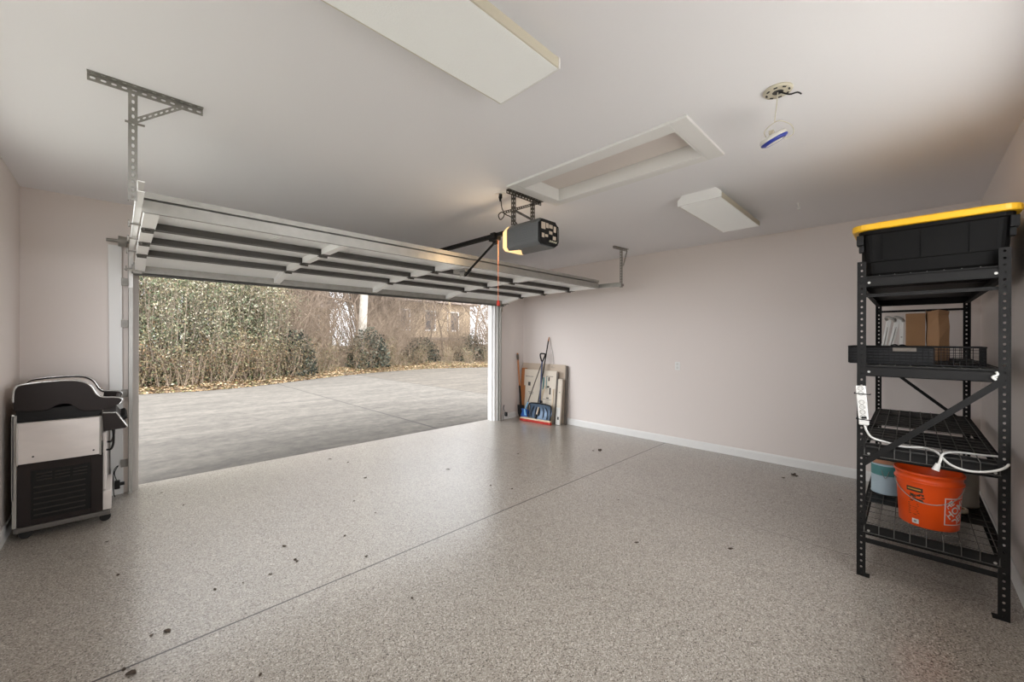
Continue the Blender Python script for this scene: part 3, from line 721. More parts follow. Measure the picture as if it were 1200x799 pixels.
for x in (-.49, -.075):
    for y in (GY0+.03, GY1-.03):
        cst = MB(); cst.cyl((x, y-.013, .034), (x, y+.013, .034), .033, n=20); cst.box((x-.022, y-.02, .034), (x+.022, y-.015, .062)); cst.box((x-.022, y+.015, .034), (x+.022, y+.02, .062)); cst.box((x-.022, y-.02, .056), (x+.022, y+.02, .064))
        cst.build('caster', M['rubber'], gr)

# ------------------------------------------------------------------ steel shelving unit
SX0, SX1, SY0, SY1 = 3.345, 5.335, -.378, .235
su = thing('shelving_unit', 'tall black perforated steel shelving unit against the back wall', 'shelf', ((SX0+SX1)/2, (SY0+SY1)/2, 0))
for x, sx in ((SX0, 1), (SX1, -1)):
    for y, sy in ((SY0, 1), (SY1, -1)):
        p = MB()
        p.plate((x, y, .0), (x, y, 1.99), (0,sy,0), .042, .003, .0382, .013, .011)
        p.plate((x, y, .0), (x, y, 1.99), (sx,0,0), .042, .003, .0382, .013, .011)
        po = p.build('post', M['blacksteel'], su)
        f = MB(); f.box((x-.004, min(y, y+sy*.06), 0), (x+sx*.05 if sx > 0 else x+.004, max(y, y+sy*.06), .004)) if sx > 0 else f.box((x-.05, min(y, y+sy*.06), 0), (x+.004, max(y, y+sy*.06), .004))
        f.build('foot_plate', M['blacksteel'], po)
LV = [.335, .82, 1.335, 1.895]
for li, z in enumerate(LV):
    for y in (SY0+.004, SY1-.004):
        s = 1 if y < 0 else -1
        b_ = MB(); b_.box((SX0+.005, min(y, y+s*.004), z-.068), (SX1-.005, max(y, y+s*.004), z)); b_.box((SX0+.005, min(y, y+s*.03), z-.068), (SX1-.005, max(y, y+s*.03), z-.064)); b_.box((SX0+.005, min(y, y+s*.03), z-.012), (SX1-.005, max(y, y+s*.03), z-.008))
        b_.build('side_beam', M['blacksteel'], su)
    for x, s in ((SX0+.004, 1), (SX1-.004, -1)):
        b_ = MB(); b_.box((min(x, x+s*.004), SY0+.005, z-.068), (max(x, x+s*.004), SY1-.005, z)); b_.box((min(x, x+s*.03), SY0+.005, z-.068), (max(x, x+s*.03), SY1-.005, z-.064)); b_.box((min(x, x+s*.03), SY0+.005, z-.012), (max(x, x+s*.03), SY1-.005, z-.008))
        bo = b_.build('end_beam', M['blacksteel'], su)
        if s > 0 :
            cl = MB()
            for yy in (SY0+.05, SY1-.055): cl.cyl((x-.003, yy, z-.04), (x+.001, yy, z-.04), .007, n=8)
            cl.build('rivet', M['galv'], bo)
    # wire deck: long wires turn down over the end beams
    wd = MB()
    ny = 9
    for i in range(ny):
        y = SY0+.035 + (SY1-SY0-.07)*i/(ny-1)
        if li < 2: wd.tube([(SX0-.001, y, z-.05), (SX0-.001, y, z+.003), (SX1+.001, y, z+.003), (SX1+.001, y, z-.05)], .0026, n=5)
        else: wd.tube([(SX0+.01, y, z+.003), (SX1-.01, y, z+.003)], .0026, n=5)
    for i in range(18):
        x = SX0+.04 + (SX1-SX0-.08)*i/17
        wd.tube([(x, SY0+.012, z-.002), (x, SY1-.012, z-.002)], .0024, n=5)
    if li < 2: wd.tube([(SX0-.002, SY0+.03, z-.05), (SX0-.002, SY1-.03, z-.05)], .0024, n=5)
    wd.build('wire_deck', M['wire'], su)
    spans = {0: [(3.86,4.42),(4.52,5.02),(5.1,5.3)], 1: [(3.385,3.535),(3.675,4.205),(4.365,4.95),(5.03,5.3)], 2: [(3.385,3.96),(4.0,4.6),(4.64,5.3)], 3: [(3.385,3.96),(4.0,4.6),(4.64,5.3)]}[li]
    for a, b_ in spans:
        MB().box((a, SY0+.012, z-.010), (b_, SY1-.012, z-.006)).box((a+.02, SY0+.012, z-.013), (b_-.02, SY1-.012, z-.009)).build('deck_channel', M['black'], su)
for x in (SX0-.0, SX1+.0):
    s = 1 if x == SX0 else -1
    MB().box((x+s*.006-.002, SY0+.01, .218), (x+s*.006+.002, SY1-.01, .246)).box((x, SY0+.01, .218), (x+s*.022, SY1-.01, .221) if s > 0 else (x, SY1-.01, .221)).build('tie_bar', M['blacksteel'], su) if s > 0 else MB().box((x-.008, SY0+.01, .218), (x-.004, SY1-.01, .246)).build('tie_bar', M['blacksteel'], su)
    MB().box((x+s*.007-.002, SY0+.01, 1.764), (x+s*.007+.002, SY1-.01, 1.784)).build('tie_bar', M['blacksteel'], su)
MB().bar((SX0-.004, SY1-.03, .715), (SX0-.004, SY0+.03, 1.275), .004, .032, (0,0,1)).build('diagonal_brace', M['galvd' if 0 else 'blacksteel'], su)
MB().bar((SX1-.004, SY1-.03, 1.28), (SX1-.004, SY0+.03, .76), .004, .026, (0,0,1)).build('diagonal_brace', M['blacksteel'], su)
MB().tube([(SX0-.004, SY0+.05, 1.28), (SX0-.006, SY0+.062, 1.295), (SX0-.004, SY0+.045, 1.31), (SX0-.006, SY0+.05, 1.325)], .006, n=6, smooth_steps=4).build('beam_clip', M['white'], su)

# ---- storage tote on top
tz = 1.9
tt = thing('storage_tote', 'big black storage tote with yellow lid on top of the shelving unit', 'storage bin', (3.9, -.06, tz))
def rrect(x0, x1, y0, y1, r, n=5):
    out = []
    for cx, cy, a0 in ((x1-r, y1-r, 0), (x0+r, y1-r, PI/2), (x0+r, y0+r, PI), (x1-r, y0+r, 3*PI/2)):
        for k in range(n+1):
            a = a0 + PI/2*k/n; out.append((cx + r*math.cos(a), cy + r*math.sin(a)))
    return out
TX0, TX1, TY0, TY1 = 3.392, 4.15, -.378, .208
secs = [(0, -.022), (.0, -.012), (.015, -.004), (.085, .0), (.088, .005), (.2, .013), (.258, .018), (.264, .026), (.285, .027)]
vs = []; m = None
for dz, e in secs:
    rr = rrect(TX0-e, TX1+e, TY0-e, TY1+e, .05+e*.3); m = len(rr); vs += [(x, y, tz+dz) for x, y in rr]
b_ = MB(); b_.add(vs, [(i*m+k, i*m+(k+1) % m, (i+1)*m+(k+1) % m, (i+1)*m+k) for i in range(len(secs)-1) for k in range(m)] + [tuple(range(m))[::-1]])
body = b_.build('tote_body', M['tote'], tt)
rb = MB()
for yy in (-.24, -.05, .12):  # pressed panels on the short end
    rb.prism([(TX0+.004, tz+.095), (TX0-.012, tz+.25), (TX0-.022, tz+.25), (TX0-.010, tz+.095)], 'Y', yy-.004, yy+.004)
for xx in (3.6, 3.75, 3.9):
    rb.box((xx-.006, TY1+.0, tz+.1), (xx+.006, TY1+.022, tz+.25))
rb.build('body_rib', M['tote'], body)
for yy, s in ((TY1, 1), (TY0, -1)):
    hh = MB(); hh.box((3.37, min(yy, yy+s*.034), tz+.2), (3.44, max(yy, yy+s*.034), tz+.262)); hh.box((3.385, min(yy, yy+s*.024), tz+.155), (3.42, max(yy, yy+s*.024), tz+.2)); hh.build('rim_lug', M['black'], body, .004)
rr = rrect(TX0-.05, TX1+.045, TY0-.05, TY1+.058, .07)
l = MB(); l.prism(rr, 'Z', tz+.287, tz+.325); lo = l.build('tote_lid', M['yellow'], tt, .008, 3)
l = MB(); l.prism(rrect(TX0+.03, TX1-.04, TY0+.03, TY1-.03, .05), 'Z', tz+.3245, tz+.345); l.build('lid_panel', M['yellow'], lo, .006)

# ---- mesh tray on second shelf
tr = thing('wire_tray', 'long flat black mesh tray sticking out past the shelf post', 'tray', (3.62, -.02, 1.341))
x0, x1, y0, y1, z0, z1 = 3.46, 3.78, -.305, .288, 1.3415, 1.452
t = MB()
MB().box((x0+.004, y0+.004, z0), (x1-.004, y1-.004, z0+.006)).build('tray_floor', M['black'], tr)
MB().tube([(x0,y0,z1),(x1,y0,z1),(x1,y1,z1),(x0,y1,z1),(x0,y0,z1)], .005, n=6).build('rim', M['black'], tr)
for k in range(25):
    y = y0 + (y1-y0)*k/24
    for x in (x0, x1): t.tube([(x,y,z0+.003),(x,y,z1)], .0018, n=4)
for k in range(14):
    x = x0 + (x1-x0)*k/13
    for y in (y0, y1): t.tube([(x,y,z0+.003),(x,y,z1)], .0018, n=4)
for k in range(1, 6):
    z = z0 + (z1-z0)*k/6; t.tube([(x0,y0,z),(x1,y0,z),(x1,y1,z),(x0,y1,z),(x0,y0,z)], .0018, n=4)
t.build('wire_side', M['black'], tr)
MB().box((x0+.004, y0+.20, z0+.006), (x1-.01, y1-.004, z1-.004)).build('dark_liner', M['black'], tr, .004)
MB().box((x0-.004, -.03, z1-.028), (x0-.001, .075, z1-.006)).build('label_strip', M['plank'], tr)

# ---- boxes, brackets and cable behind the tray
b = thing('cardboard_box', 'plain upright brown cardboard box behind the mesh tray', 'box', (4.5, -.03, 1.341))
MB().box((4.42, -.086, 1.341), (4.60, .022, 1.705)).build('carton', M['card'], b, .002)
MB().box((4.421, -.034, 1.705), (4.599, -.030, 1.7058)).build('flap_seam', M['plank'], b)
b = thing('paper_bag', 'crumpled brown paper wrapped packet beside the plain cardboard box', 'bag', (4.5, -.15, 1.341))
bm_ = MB(); rnd = random.Random(3)
prof = [(0,.0),(.1,.003),(.5,-.006),(.9,.002),(1,.0)]
vs = []
pts = [(4.40,-.155),(4.45,-.212),(4.56,-.205),(4.60,-.13),(4.50,-.092),(4.43,-.098)]
zs = [1.341, 1.41, 1.5, 1.6, 1.68, 1.722]
for z in zs:
    for (x, y) in pts: vs.append((x + rnd.uniform(-.008,.008), y + rnd.uniform(-.004,.004), z + (rnd.uniform(-.008,.008) if z > 1.7 else 0)))
bm_.add(vs, [(i*6+k, i*6+(k+1) % 6, (i+1)*6+(k+1) % 6, (i+1)*6+k) for i in range(5) for k in range(6)] + [tuple(range(6))[::-1], tuple(range(30,36))])
bm_.build('wrapper', M['bag'], b)
MB().box((4.44, -.175, 1.722), (4.56, -.12, 1.7235)).build('folded_top', M['card'], b)
for i, (yb, yt, lab) in enumerate(((.163, .118, 'leftmost leaning white bracket with grey hook on the second shelf'), (.125, .068, 'leaning white bracket with grey hook nearest the upright white strip'))):
    t = thing('wall_bracket', lab, 'bracket', (4.45, yb, 1.341), 'white hooked brackets on the shelf')
    MB().bar((4.42, yb, 1.341+.012), (4.47, yt, 1.66), .03, .012, (1,0,0)).build('arm', M['white'], t, .003)
    MB().tube([(4.47,yt+.012,1.655),(4.45,yt+.02,1.675),(4.44,yt-.0,1.68),(4.44,yt-.028,1.66),(4.45,yt-.034,1.645)], .009, smooth_steps=4, n=8).build('hook', M['galvd'], t)
    MB().bar((4.414, yb-.008, 1.40), (4.455, yt+.008, 1.60), .004, .004).build('groove', M['galvd'], t)
t = thing('white_strip', 'upright white plastic strip touching the plain cardboard box', 'strip', (4.5, .045, 1.341))
MB().box((4.46, .032, 1.341), (4.49, .058, 1.685)).build('body', M['white'], t, .003)
s = MB()
for z in (1.43, 1.52, 1.66): s.cyl((4.457, .045, z), (4.461, .045, z), .006, n=8)
s.build('slot', M['galvd'], t)
t = thing('cable_coil', 'small black cable loop lying below the white brackets', 'cable', (4.43, .09, 1.341))
MB().tube([(4.36,.115,1.345),(4.36,.108,1.44),(4.365,.08,1.458),(4.37,.06,1.44),(4.37,.075,1.43),(4.37,.05,1.455),(4.37,.025,1.452),(4.37,.016,1.42),(4.37,.014,1.345)], .0055, smooth_steps=5, n=7).build('cable', M['black'], t)

# ---- power strip tied to the near post, with its cord
PX = SX0 - .004
ps = thing('power_strip', 'white power strip tied upright to the near shelf post', 'power strip', (PX-.014, .21, 1.09))
MB().prism([(.242,1.205),(.194,1.207),(.176,.963),(.224,.961)], 'X', PX-.032, PX-.003).build('body', M['white'], ps, .004)
so = MB()
for k in range(6):
    z = 1.19 - k*.031 if k < 2 else 1.165 - k*.0305; yc = .218 - (1.205-z)*.07
    so.lathe([(.0105,0),(.0125,.0012),(.0145,0)], (PX-.032, yc, z), 14, (-1,0,0))
    for dy in (-.004, .004): so.box((PX-.0335, yc+dy-.001, z-.003), (PX-.0319, yc+dy+.001, z+.004))
so.build('socket', M['galvd'], ps)
MB().box((PX-.0335, .187, 1.002), (PX-.0315, .212, 1.016)).build('switch', M['black'], ps)
zt_ = MB()
for z, ya in ((1.155, .205), (.995, .195)):
    zt_.tube([(PX-.034, ya-.033, z), (PX-.034, ya+.042, z+.002), (PX+.02, ya+.042, z+.002)], .0028, n=6); zt_.tube([(PX-.034, ya-.033, z), (PX+.008, ya-.033, z)], .0028, n=6)
zt_.build('zip_tie', M['black'], ps)
z3 = LV[1] + .012
cd = [(PX-.018, .198, .965), (PX-.02, .19, .93), (PX+.0, .165, .885), (PX+.06, .10, .856), (PX+.10, .03, .835), (PX+.16, -.06, z3+.002), (PX+.06, -.115, z3+.004), (PX-.03, -.155, z3-.03), (PX-.06, -.21, z3-.048), (PX-.05, -.28, z3-.045), (PX-.03, -.345, z3-.02), (PX+.02, -.375, z3+.01), (PX+.10, -.35, z3+.02), (PX+.16, -.30, z3+.006), (PX+.16, -.22, z3+.004), (PX+.10, -.165, z3+.006), (PX+.02, -.135, z3+.004), (PX-.03, -.125, z3-.02), (PX-.035, -.118, z3-.045)]
MB().tube(cd, .0062, smooth_steps=6, n=8).build('cord', M['white'], ps)
MB().cyl((PX-.036, -.117, z3-.04), (PX-.04, -.105, z3-.078), .011, .017, n=12).build('plug', M['white'], ps)

# ---- bucket
BC = Vector((3.63, -.085, LV[0]+.006))
bk = thing('bucket', 'bright orange plastic bucket on the bottom shelf', 'bucket', BC)
BZ = [(0,.0),(.128,.0),(.133,.006),(.146,.268),(.147,.27),(.156,.272),(.156,.282),(.149,.284),(.150,.318),(.158,.320),(.159,.332),(.155,.336),(.148,.335),(.147,.325),(.130,.012),(0,.010)]
MB().lathe(BZ, BC, 56).build('bucket_shell', M['orange'], bk)
def rad(z): return .133 + (.146-.133)*(z-.006)/.262
BR = Matrix.Rotation(math.atan2(-BC.y, -BC.x), 3, 'Z')   # label angles measured from the side facing the doorway
def onbucket(u, z, off=.0008):
    """u metres around the wall to the right of the logo side, z height"""
    a = math.atan2(-BC.y, -BC.x) + u/.14
    r = rad(z) + off
    return BC + Vector((r*math.cos(a), r*math.sin(a), z))
def wrap_patch(u0, u1, z0, z1, mat_, name, off=.0008, lab=None):
    mb = MB(); n = 10
    vs = [onbucket(u0+(u1-u0)*i/n, z, off) for z in (z0, z1) for i in range(n+1)]
    mb.add(vs, [(i, i+1, n+2+i, n+1+i) for i in range(n)], True)
    return mb.build(name, mat_, bk, label=lab)
M['label'] = mat('dark_bucket_label', (58,44,26), .6); M['labely'] = mat('label_yellow_print', (196,150,60), .6); M['deeporange'] = mat('deep_orange_print', (226,70,10), .45)
wrap_patch(-.098, -.022, .215, .243, M['label'], 'label_header')
wrap_patch(-.092, -.03, .226, .233, M['labely'], 'label_header_print', .0014)
blob = MB(); rnd = random.Random(5)
for k in range(26):
    u = -.092 + rnd.random()*.066; z = .155 + rnd.random()*.045; w = .006+rnd.random()*.012; h_ = .004+rnd.random()*.008
    blob.add([onbucket(u,z,.0011),onbucket(u+w,z+rnd.uniform(-.004,.004),.0011),onbucket(u+w,z+h_,.0011),onbucket(u,z+h_,.0011)], [(0,1,2,3)])
for k in range(7):
    z = .138 - k*.011; blob.add([onbucket(-.092,z,.0011),onbucket(-.035-rnd.random()*.02,z,.0011),onbucket(-.035-rnd.random()*.02,z+.003,.0011),onbucket(-.092,z+.003,.0011)], [(0,1,2,3)])
blob.build('label_print', M['label'], bk)
wrap_patch(-.075, -.042, .018, .046, M['white'], 'price_sticker')
wrap_patch(-.066, -.052, .026, .038, M['galvd'], 'sticker_print', .0015)
# square outlined logo with diagonal white lettering
LU0, LU1, LZ0, LZ1 = .070, .195, .045, .208
wrap_patch(LU0, LU1, LZ0, LZ1, M['deeporange'], 'logo_field')
for a in ((LU0,LU1,LZ0,LZ0+.005),(LU0,LU1,LZ1-.005,LZ1),(LU0,LU0+.005,LZ0,LZ1),(LU1-.005,LU1,LZ0,LZ1)): wrap_patch(*a, M['white'], 'logo_border', .0013)
def text_mesh(body, size, bold=0.0):
    cu = bpy.data.curves.new('lettering', 'FONT'); cu.body = body; cu.size = size; cu.align_x = 'LEFT'; cu.resolution_u = 3; cu.offset = bold
    o = bpy.data.objects.new('lettering', cu); COL.objects.link(o)
    dg = bpy.context.evaluated_depsgraph_get(); me = bpy.data.meshes.new_from_object(o.evaluated_get(dg))
    vs = [v.co.copy() for v in me.vertices]; fs = [tuple(p.vertices) for p in me.polygons]
    bpy.data.objects.remove(o); bpy.data.curves.remove(cu); bpy.data.meshes.remove(me)
    return vs, fs
lm = MB()
for body, size, ox, oz, sx_ in (('THE', .042, .022, .072, 1.0), ('HOME', .060, .012, .018, .9), ('DEPOT', .060, .012, -.036, .82)):
    vs, fs = text_mesh(body, size, .0012)
    th = math.radians(42); out = []
    for v in vs:
        x = v.x*sx_ + ox; y = v.y + oz
        u = x*math.cos(th) - y*math.sin(th) + LU0 + .028; z = x*math.sin(th) + y*math.cos(th) + LZ0 + .012
        out.append((u, z))
    keep = [f for f in fs if all(LU0+.003 < out[i][0] < LU1-.003 and LZ0+.003 < out[i][1] < LZ1-.003 for i in f)]
    lm.add([onbucket(u, z, .0016) for u, z in out], keep)
lm.build('logo_lettering', M['white'], bk)
hp = []
for k in range(25):
    a = PI*k/24; hp.append(onbucket(-.2+.40*k/24, .262-.105*math.sin(a), .006))
MB().tube(hp, .0026, n=6).build('wire_handle', M['galv'], bk)

# ---- cans
def can(name, label, cx, cy, r, h_, body, band=None, lidm='galv', cat='can'):
    z = LV[0]+.006; t = thing(name, label, cat, (cx, cy, z))
    MB().lathe([(0,0),(r*.97,0),(r,.004),(r,.01),(r*.975,.014),(r*.975,h_-.014),(r,h_-.01),(r,h_-.003),(r*.96,h_),(r*.9,h_-.006),(0,h_-.006)], (cx,cy,z), 36).build('can_body', M[body], t)
    if band: MB().lathe([(r*.978,h_*.62),(r*.982,h_*.63),(r*.982,h_*.93),(r*.978,h_*.94)], (cx,cy,z), 36).build('label_band', M[band], t)
    MB().lathe([(0,0),(r*.86,0),(r*.86,.004),(r*.8,.006),(0,.006)], (cx,cy,z+h_-.006), 32).build('can_lid', M[lidm], t)
    MB().tube([(cx+r*math.cos(PI+.9+1.35*k), cy+r*1.03*math.sin(PI-.9+1.8*k/8), z+h_*.8-.05*math.sin(PI*k/8)) for k in [0,1,2,3,4,5,6,7,8] if False] or [(cx-r*1.0, cy-r*.25, z+h_*.8), (cx-r*1.08, cy, z+h_*.55), (cx-r*1.0, cy+r*.25, z+h_*.8)], .0018, smooth_steps=6, n=5).build('bail', M['galvd'], t)
    return t
can('paint_can', 'paint can with teal and white label at the left of the orange bucket', 4.13, .125, .085, .225, 'canwhite', 'teal')
t = thing('spray_bottle_cap', 'tan folded cloth on top of the teal labelled paint can', 'cloth', (4.13, .125, LV[0]+.231))
t.name = 'folded_cloth'; ORG['folded_cloth'] = Vector((4.13, .125, LV[0]+.231))
c = MB(); rnd = random.Random(2); g = []
n = 9
for i in range(n):
    for k in range(n): g.append((4.06+.14*i/(n-1), .055+.14*k/(n-1), LV[0]+.2335+.055*math.sin(PI*i/(n-1))*math.sin(PI*k/(n-1))*(.7+.5*rnd.random())))
m2 = len(g); g2 = [(x, y, LV[0]+.232) for x, y, z in g]
c.add(g + g2, [(i*n+k, (i+1)*n+k, (i+1)*n+k+1, i*n+k+1) for i in range(n-1) for k in range(n-1)] + [(m2+i*n+k, m2+i*n+k+1, m2+(i+1)*n+k+1, m2+(i+1)*n+k) for i in range(n-1) for k in range(n-1)], True)
M['cloth'] = mat('tan_cloth', (190,140,110), .9, noise=.2, nscale=14); c.build('cloth', M['cloth'], t)
can('metal_can', 'dull grey metal can at the right of the orange bucket', 4.22, -.262, .082, .235, 'tin', None, 'tin')
can('metal_can', 'second grey can half hidden behind the orange bucket', 4.42, -.17, .085, .19, 'tin', None, 'tin')
tp = thing('masking_tape', 'cream masking tape roll leaning by the grey can on the bottom shelf', 'tape', (4.02, -.235, LV[0]+.006))
MB().lathe([(.03,0),(.045,0),(.045,.024),(.03,.024),(.03,0)], (4.02,-.235,LV[0]+.006), 28).build('tape_ring', M['offwhite'], tp)
MB().lathe([(.0285,.001),(.0298,.001),(.0298,.023),(.0285,.023),(.0285,.001)], (4.02,-.235,LV[0]+.006), 28).build('cardboard_core', M['card'], tp)

# ------------------------------------------------------------------ tools and cartons in the far corner
WR = XR - .001
def leaner(x_bot, x_top, y0, y1, z1, t):
    """flat board leaning on the right wall; returns MB prism in world coords"""
    dx = x_top - x_bot; L = math.hypot(dx, z1); nx, nz = -z1/L, dx/L
    return [Vector((x_bot, 0, 0)), Vector((x_top, 0, z1)), Vector((nx, 0, nz))*t]
def board(mb, xb, xt, y0, y1, z0, z1, H1, t, off=0):
    """slab on a plane from (xb,z=0) to (xt,z=H1); z0..z1 measured up that plane"""
    d = Vector((xt-xb, 0, H1)).normalized(); nr = Vector((-d.z, 0, d.x)); o = Vector((xb, 0, 0)) + nr*off
    vs = []
    for b in (0, t):
        for y, z in ((y0,z0),(y1,z0),(y1,z1),(y0,z1)):
            p = o + d*z + nr*b; vs.append((p.x, y, p.z))
    return mb.add(vs, [(0,1,2,3),(7,6,5,4),(4,5,1,0),(5,6,2,1),(6,7,3,2),(7,4,0,3)])
cb = thing('flattened_carton', 'largest pale cardboard sheet leaning at the back of the corner stack', 'cardboard', (5.6, 4.83, 0))
board(MB(), 5.585, 5.632, 4.30, 5.345, .002, 1.045, 1.045, .012).build('sheet', M['cardgrey'], cb, .003)
board(MB(), 5.585, 5.632, 4.31, 5.335, .80, .803, 1.045, .002, .012).build('crease', M['plank'], cb)
cb2 = thing('printed_carton', 'flat printed carton with dark marks leaning in front of the big sheet', 'box', (5.54, 4.83, 0))
board(MB(), 5.525, 5.60, 4.44, 5.23, .002, .93, .93, .045).build('carton', M['cardpale'], cb2, .004)
pr = MB(); rnd = random.Random(11)
for (y, z, w, h_) in ((4.60,.74,.03,.07),(4.60,.62,.05,.03),(4.56,.5,.035,.12),(4.60,.42,.06,.02),(4.52,.82,.16,.008),(4.54,.40,.2,.006),(5.06,.62,.06,.07),(4.98,.5,.12,.01),(4.98,.47,.1,.01),(5.0,.79,.2,.008),(4.66,.24,.012,.09),(4.74,.33,.04,.04)):
    board(pr, 5.525, 5.60, y, y+w, z, z+h_, .93, .001, .0455)
pr.build('printed_lettering', M['ink'], cb2)
pr = MB(); board(pr, 5.525, 5.60, 4.72, 4.76, .58, .8, .93, .001, .0455); board(pr, 5.525, 5.60, 4.66, 4.68, .6, .82, .93, .001, .0455); pr.build('teal_print', M['inkteal'], cb2)
pk = thing('plank', 'dark plank edge at the right end of the leaning stack by the baseboard', 'board', (5.6, 4.27, 0))
board(MB(), 5.578, 5.632, 4.245, 4.287, .002, 1.03, 1.03, .03).build('board', M['plank'], pk, .002)
pk = thing('plank', 'shorter dark plank between the printed carton and the white box', 'board', (5.5, 4.42, 0))
board(MB(), 5.470, 5.552, 4.385, 4.43, .002, .92, .92, .02).build('board', M['plank'], pk, .002)
pk = thing('carton_strip', 'narrow pale carton leaning with a white printed foot', 'box', (5.5, 4.3, 0))
board(MB(), 5.475, 5.55, 4.292, 4.38, .002, .80, .80, .035).build('carton', M['cardpale'], pk, .003)
board(MB(), 5.475, 5.55, 4.292, 4.38, .004, .30, .80, .003, .035).build('white_foot', M['white'], pk)
pr = MB(); board(pr, 5.475, 5.55, 4.315, 4.35, .09, .14, .80, .001, .0385); board(pr, 5.475, 5.55, 4.32, 4.345, .56, .57, .80, .001, .0355); pr.build('printed_lettering', M['ink'], pk)
pk = thing('wooden_batten', 'pale thin batten leaning beside the shorter dark plank', 'board', (5.47, 4.46, 0))
board(MB(), 5.43, 5.52, 4.452, 4.476, .002, .62, .92, .018).build('board', M['palewood'], pk, .002)
pk = thing('wooden_board', 'orange brown wooden board leaning in the corner', 'board', (5.5, 5.28, 0))
board(MB(), 5.49, 5.585, 5.19, 5.315, .002, .95, .95, .022).build('board', M['wood'], pk, .002)

def rod(mb, p0, p1, r, n=10): return mb.cyl(p0, p1, r, n=n)
# dark handled spade on the left
sp = thing('garden_spade', 'spade with dark wooden handle standing in the very corner', 'spade', (5.35, 5.2, 0))
MB().cyl((5.36, 5.15, .30), (5.46, 5.335, 1.23), .016, .017, n=12).build('shaft', M['wood'], sp)
MB().lathe([(0,0),(.02,.003),(.023,.05),(.021,.1),(.018,.11)], (5.446, 5.31, 1.1), 14, (.1,.185,.93)).build('grip', M['plank'], sp)
MB().cyl((5.35, 5.135, .24), (5.395, 5.215, .62), .02, .018, n=12).build('socket', M['blacksteel'], sp)
bl = MB(); g = []
for i in range(9):
    z = .27 - .265*i/8; w = .085*(1 - max(0, (i-4)/4.3)**2)
    for k in range(7):
        u = -1+2*k/6; g.append((5.345 + .02*(1-u*u) - .012*(8-i)/8, 5.12 + u*w, z))
g2 = [(x-.004, y, z) for x, y, z in g]; q = len(g)
bl.add(g+g2, [(i*7+k, (i+1)*7+k, (i+1)*7+k+1, i*7+k+1) for i in range(8) for k in range(6)] + [(q+i*7+k, q+i*7+k+1, q+(i+1)*7+k+1, q+(i+1)*7+k) for i in range(8) for k in range(6)], True)
bl.build('blade', M['blacksteel'], sp)
# snow shovel with D grip
sn = thing('snow_shovel', 'snow shovel with black D grip and scuffed blue grey blade', 'snow shovel', (5.38, 4.68, 0))
def blade(mb, cx, cy, w, h_, curve, x0, lean):
    nI, nK = 10, 14; g = []
    for i in range(nI+1):
        f = i/nI
        for k in range(nK+1):
            u = -1+2*k/nK
            g.append((cx + lean*f + curve*(1-(2*f-1)**2) + .03*u*u - .03, cy + u*w/2*(.94+.06*f), .075 + h_*f - (.02*u*u*f)))
    g2 = [(x+.006, y, z) for x, y, z in g]; q = len(g); S = nK+1
    mb.add(g+g2, [(i*S+k, i*S+k+1, (i+1)*S+k+1, (i+1)*S+k) for i in range(nI) for k in range(nK)] + [(q+i*S+k, q+(i+1)*S+k, q+(i+1)*S+k+1, q+i*S+k+1) for i in range(nI) for k in range(nK)], True)
    return mb
blade(MB(), 5.345, 4.685, .53, .26, .035, 0, .03).build('blade', M['steelblade'], sn)
eb = MB(); eb.tube([(5.342,4.425,.075),(5.345,4.418,.20),(5.372,4.43,.315),(5.39,4.55,.335),(5.392,4.69,.338),(5.39,4.82,.335),(5.372,4.94,.315),(5.345,4.952,.2),(5.342,4.945,.075)], .012, smooth_steps=3, n=7)
for y in (4.50, 4.59, 4.78, 4.87): eb.tube([(5.335, y, .09), (5.36, y, .2), (5.375, y*.6+4.685*.4, .32)], .008, n=6, smooth_steps=3)
eb.build('blade_rim', M['black'], sn)
MB().cyl((5.36, 4.685, .15), (5.49, 4.737, 1.10), .015, n=12).build('shaft', M['shaft'], sn)
MB().tube([(5.36, 4.685, .12), (5.40, 4.70, .40)], .021, n=10).build('socket', M['black'], sn)
MB().tube([(5.489,4.737,1.08),(5.495,4.775,1.16),(5.50,4.79,1.215),(5.502,4.775,1.235),(5.502,4.74,1.238),(5.502,4.70,1.236),(5.50,4.672,1.22),(5.495,4.70,1.15),(5.489,4.737,1.08)], .0135, smooth_steps=4, n=9).build('grip', M['black'], sn)
# second shovel, blue
s2 = thing('blue_shovel', 'small blue plastic shovel with thin dark shaft beside the spade', 'shovel', (5.36, 5.05, 0))
blade(MB(), 5.335, 5.04, .20, .14, .02, 0, .02).build('blade', M['blue'], s2)
MB().prism([(4.97,.10),(5.0,.21),(5.03,.215),(5.02,.10)], 'X', 5.318, 5.33).build('blade_stripe', M['lblue'], s2)
MB().cyl((5.36, 5.035, .19), (5.50, 4.755, 1.06), .010, n=10).build('shaft', M['plank'], s2)
MB().cyl((5.352, 5.045, .16), (5.385, 4.985, .34), .017, .013, n=10).build('socket', M['lblue'], s2)
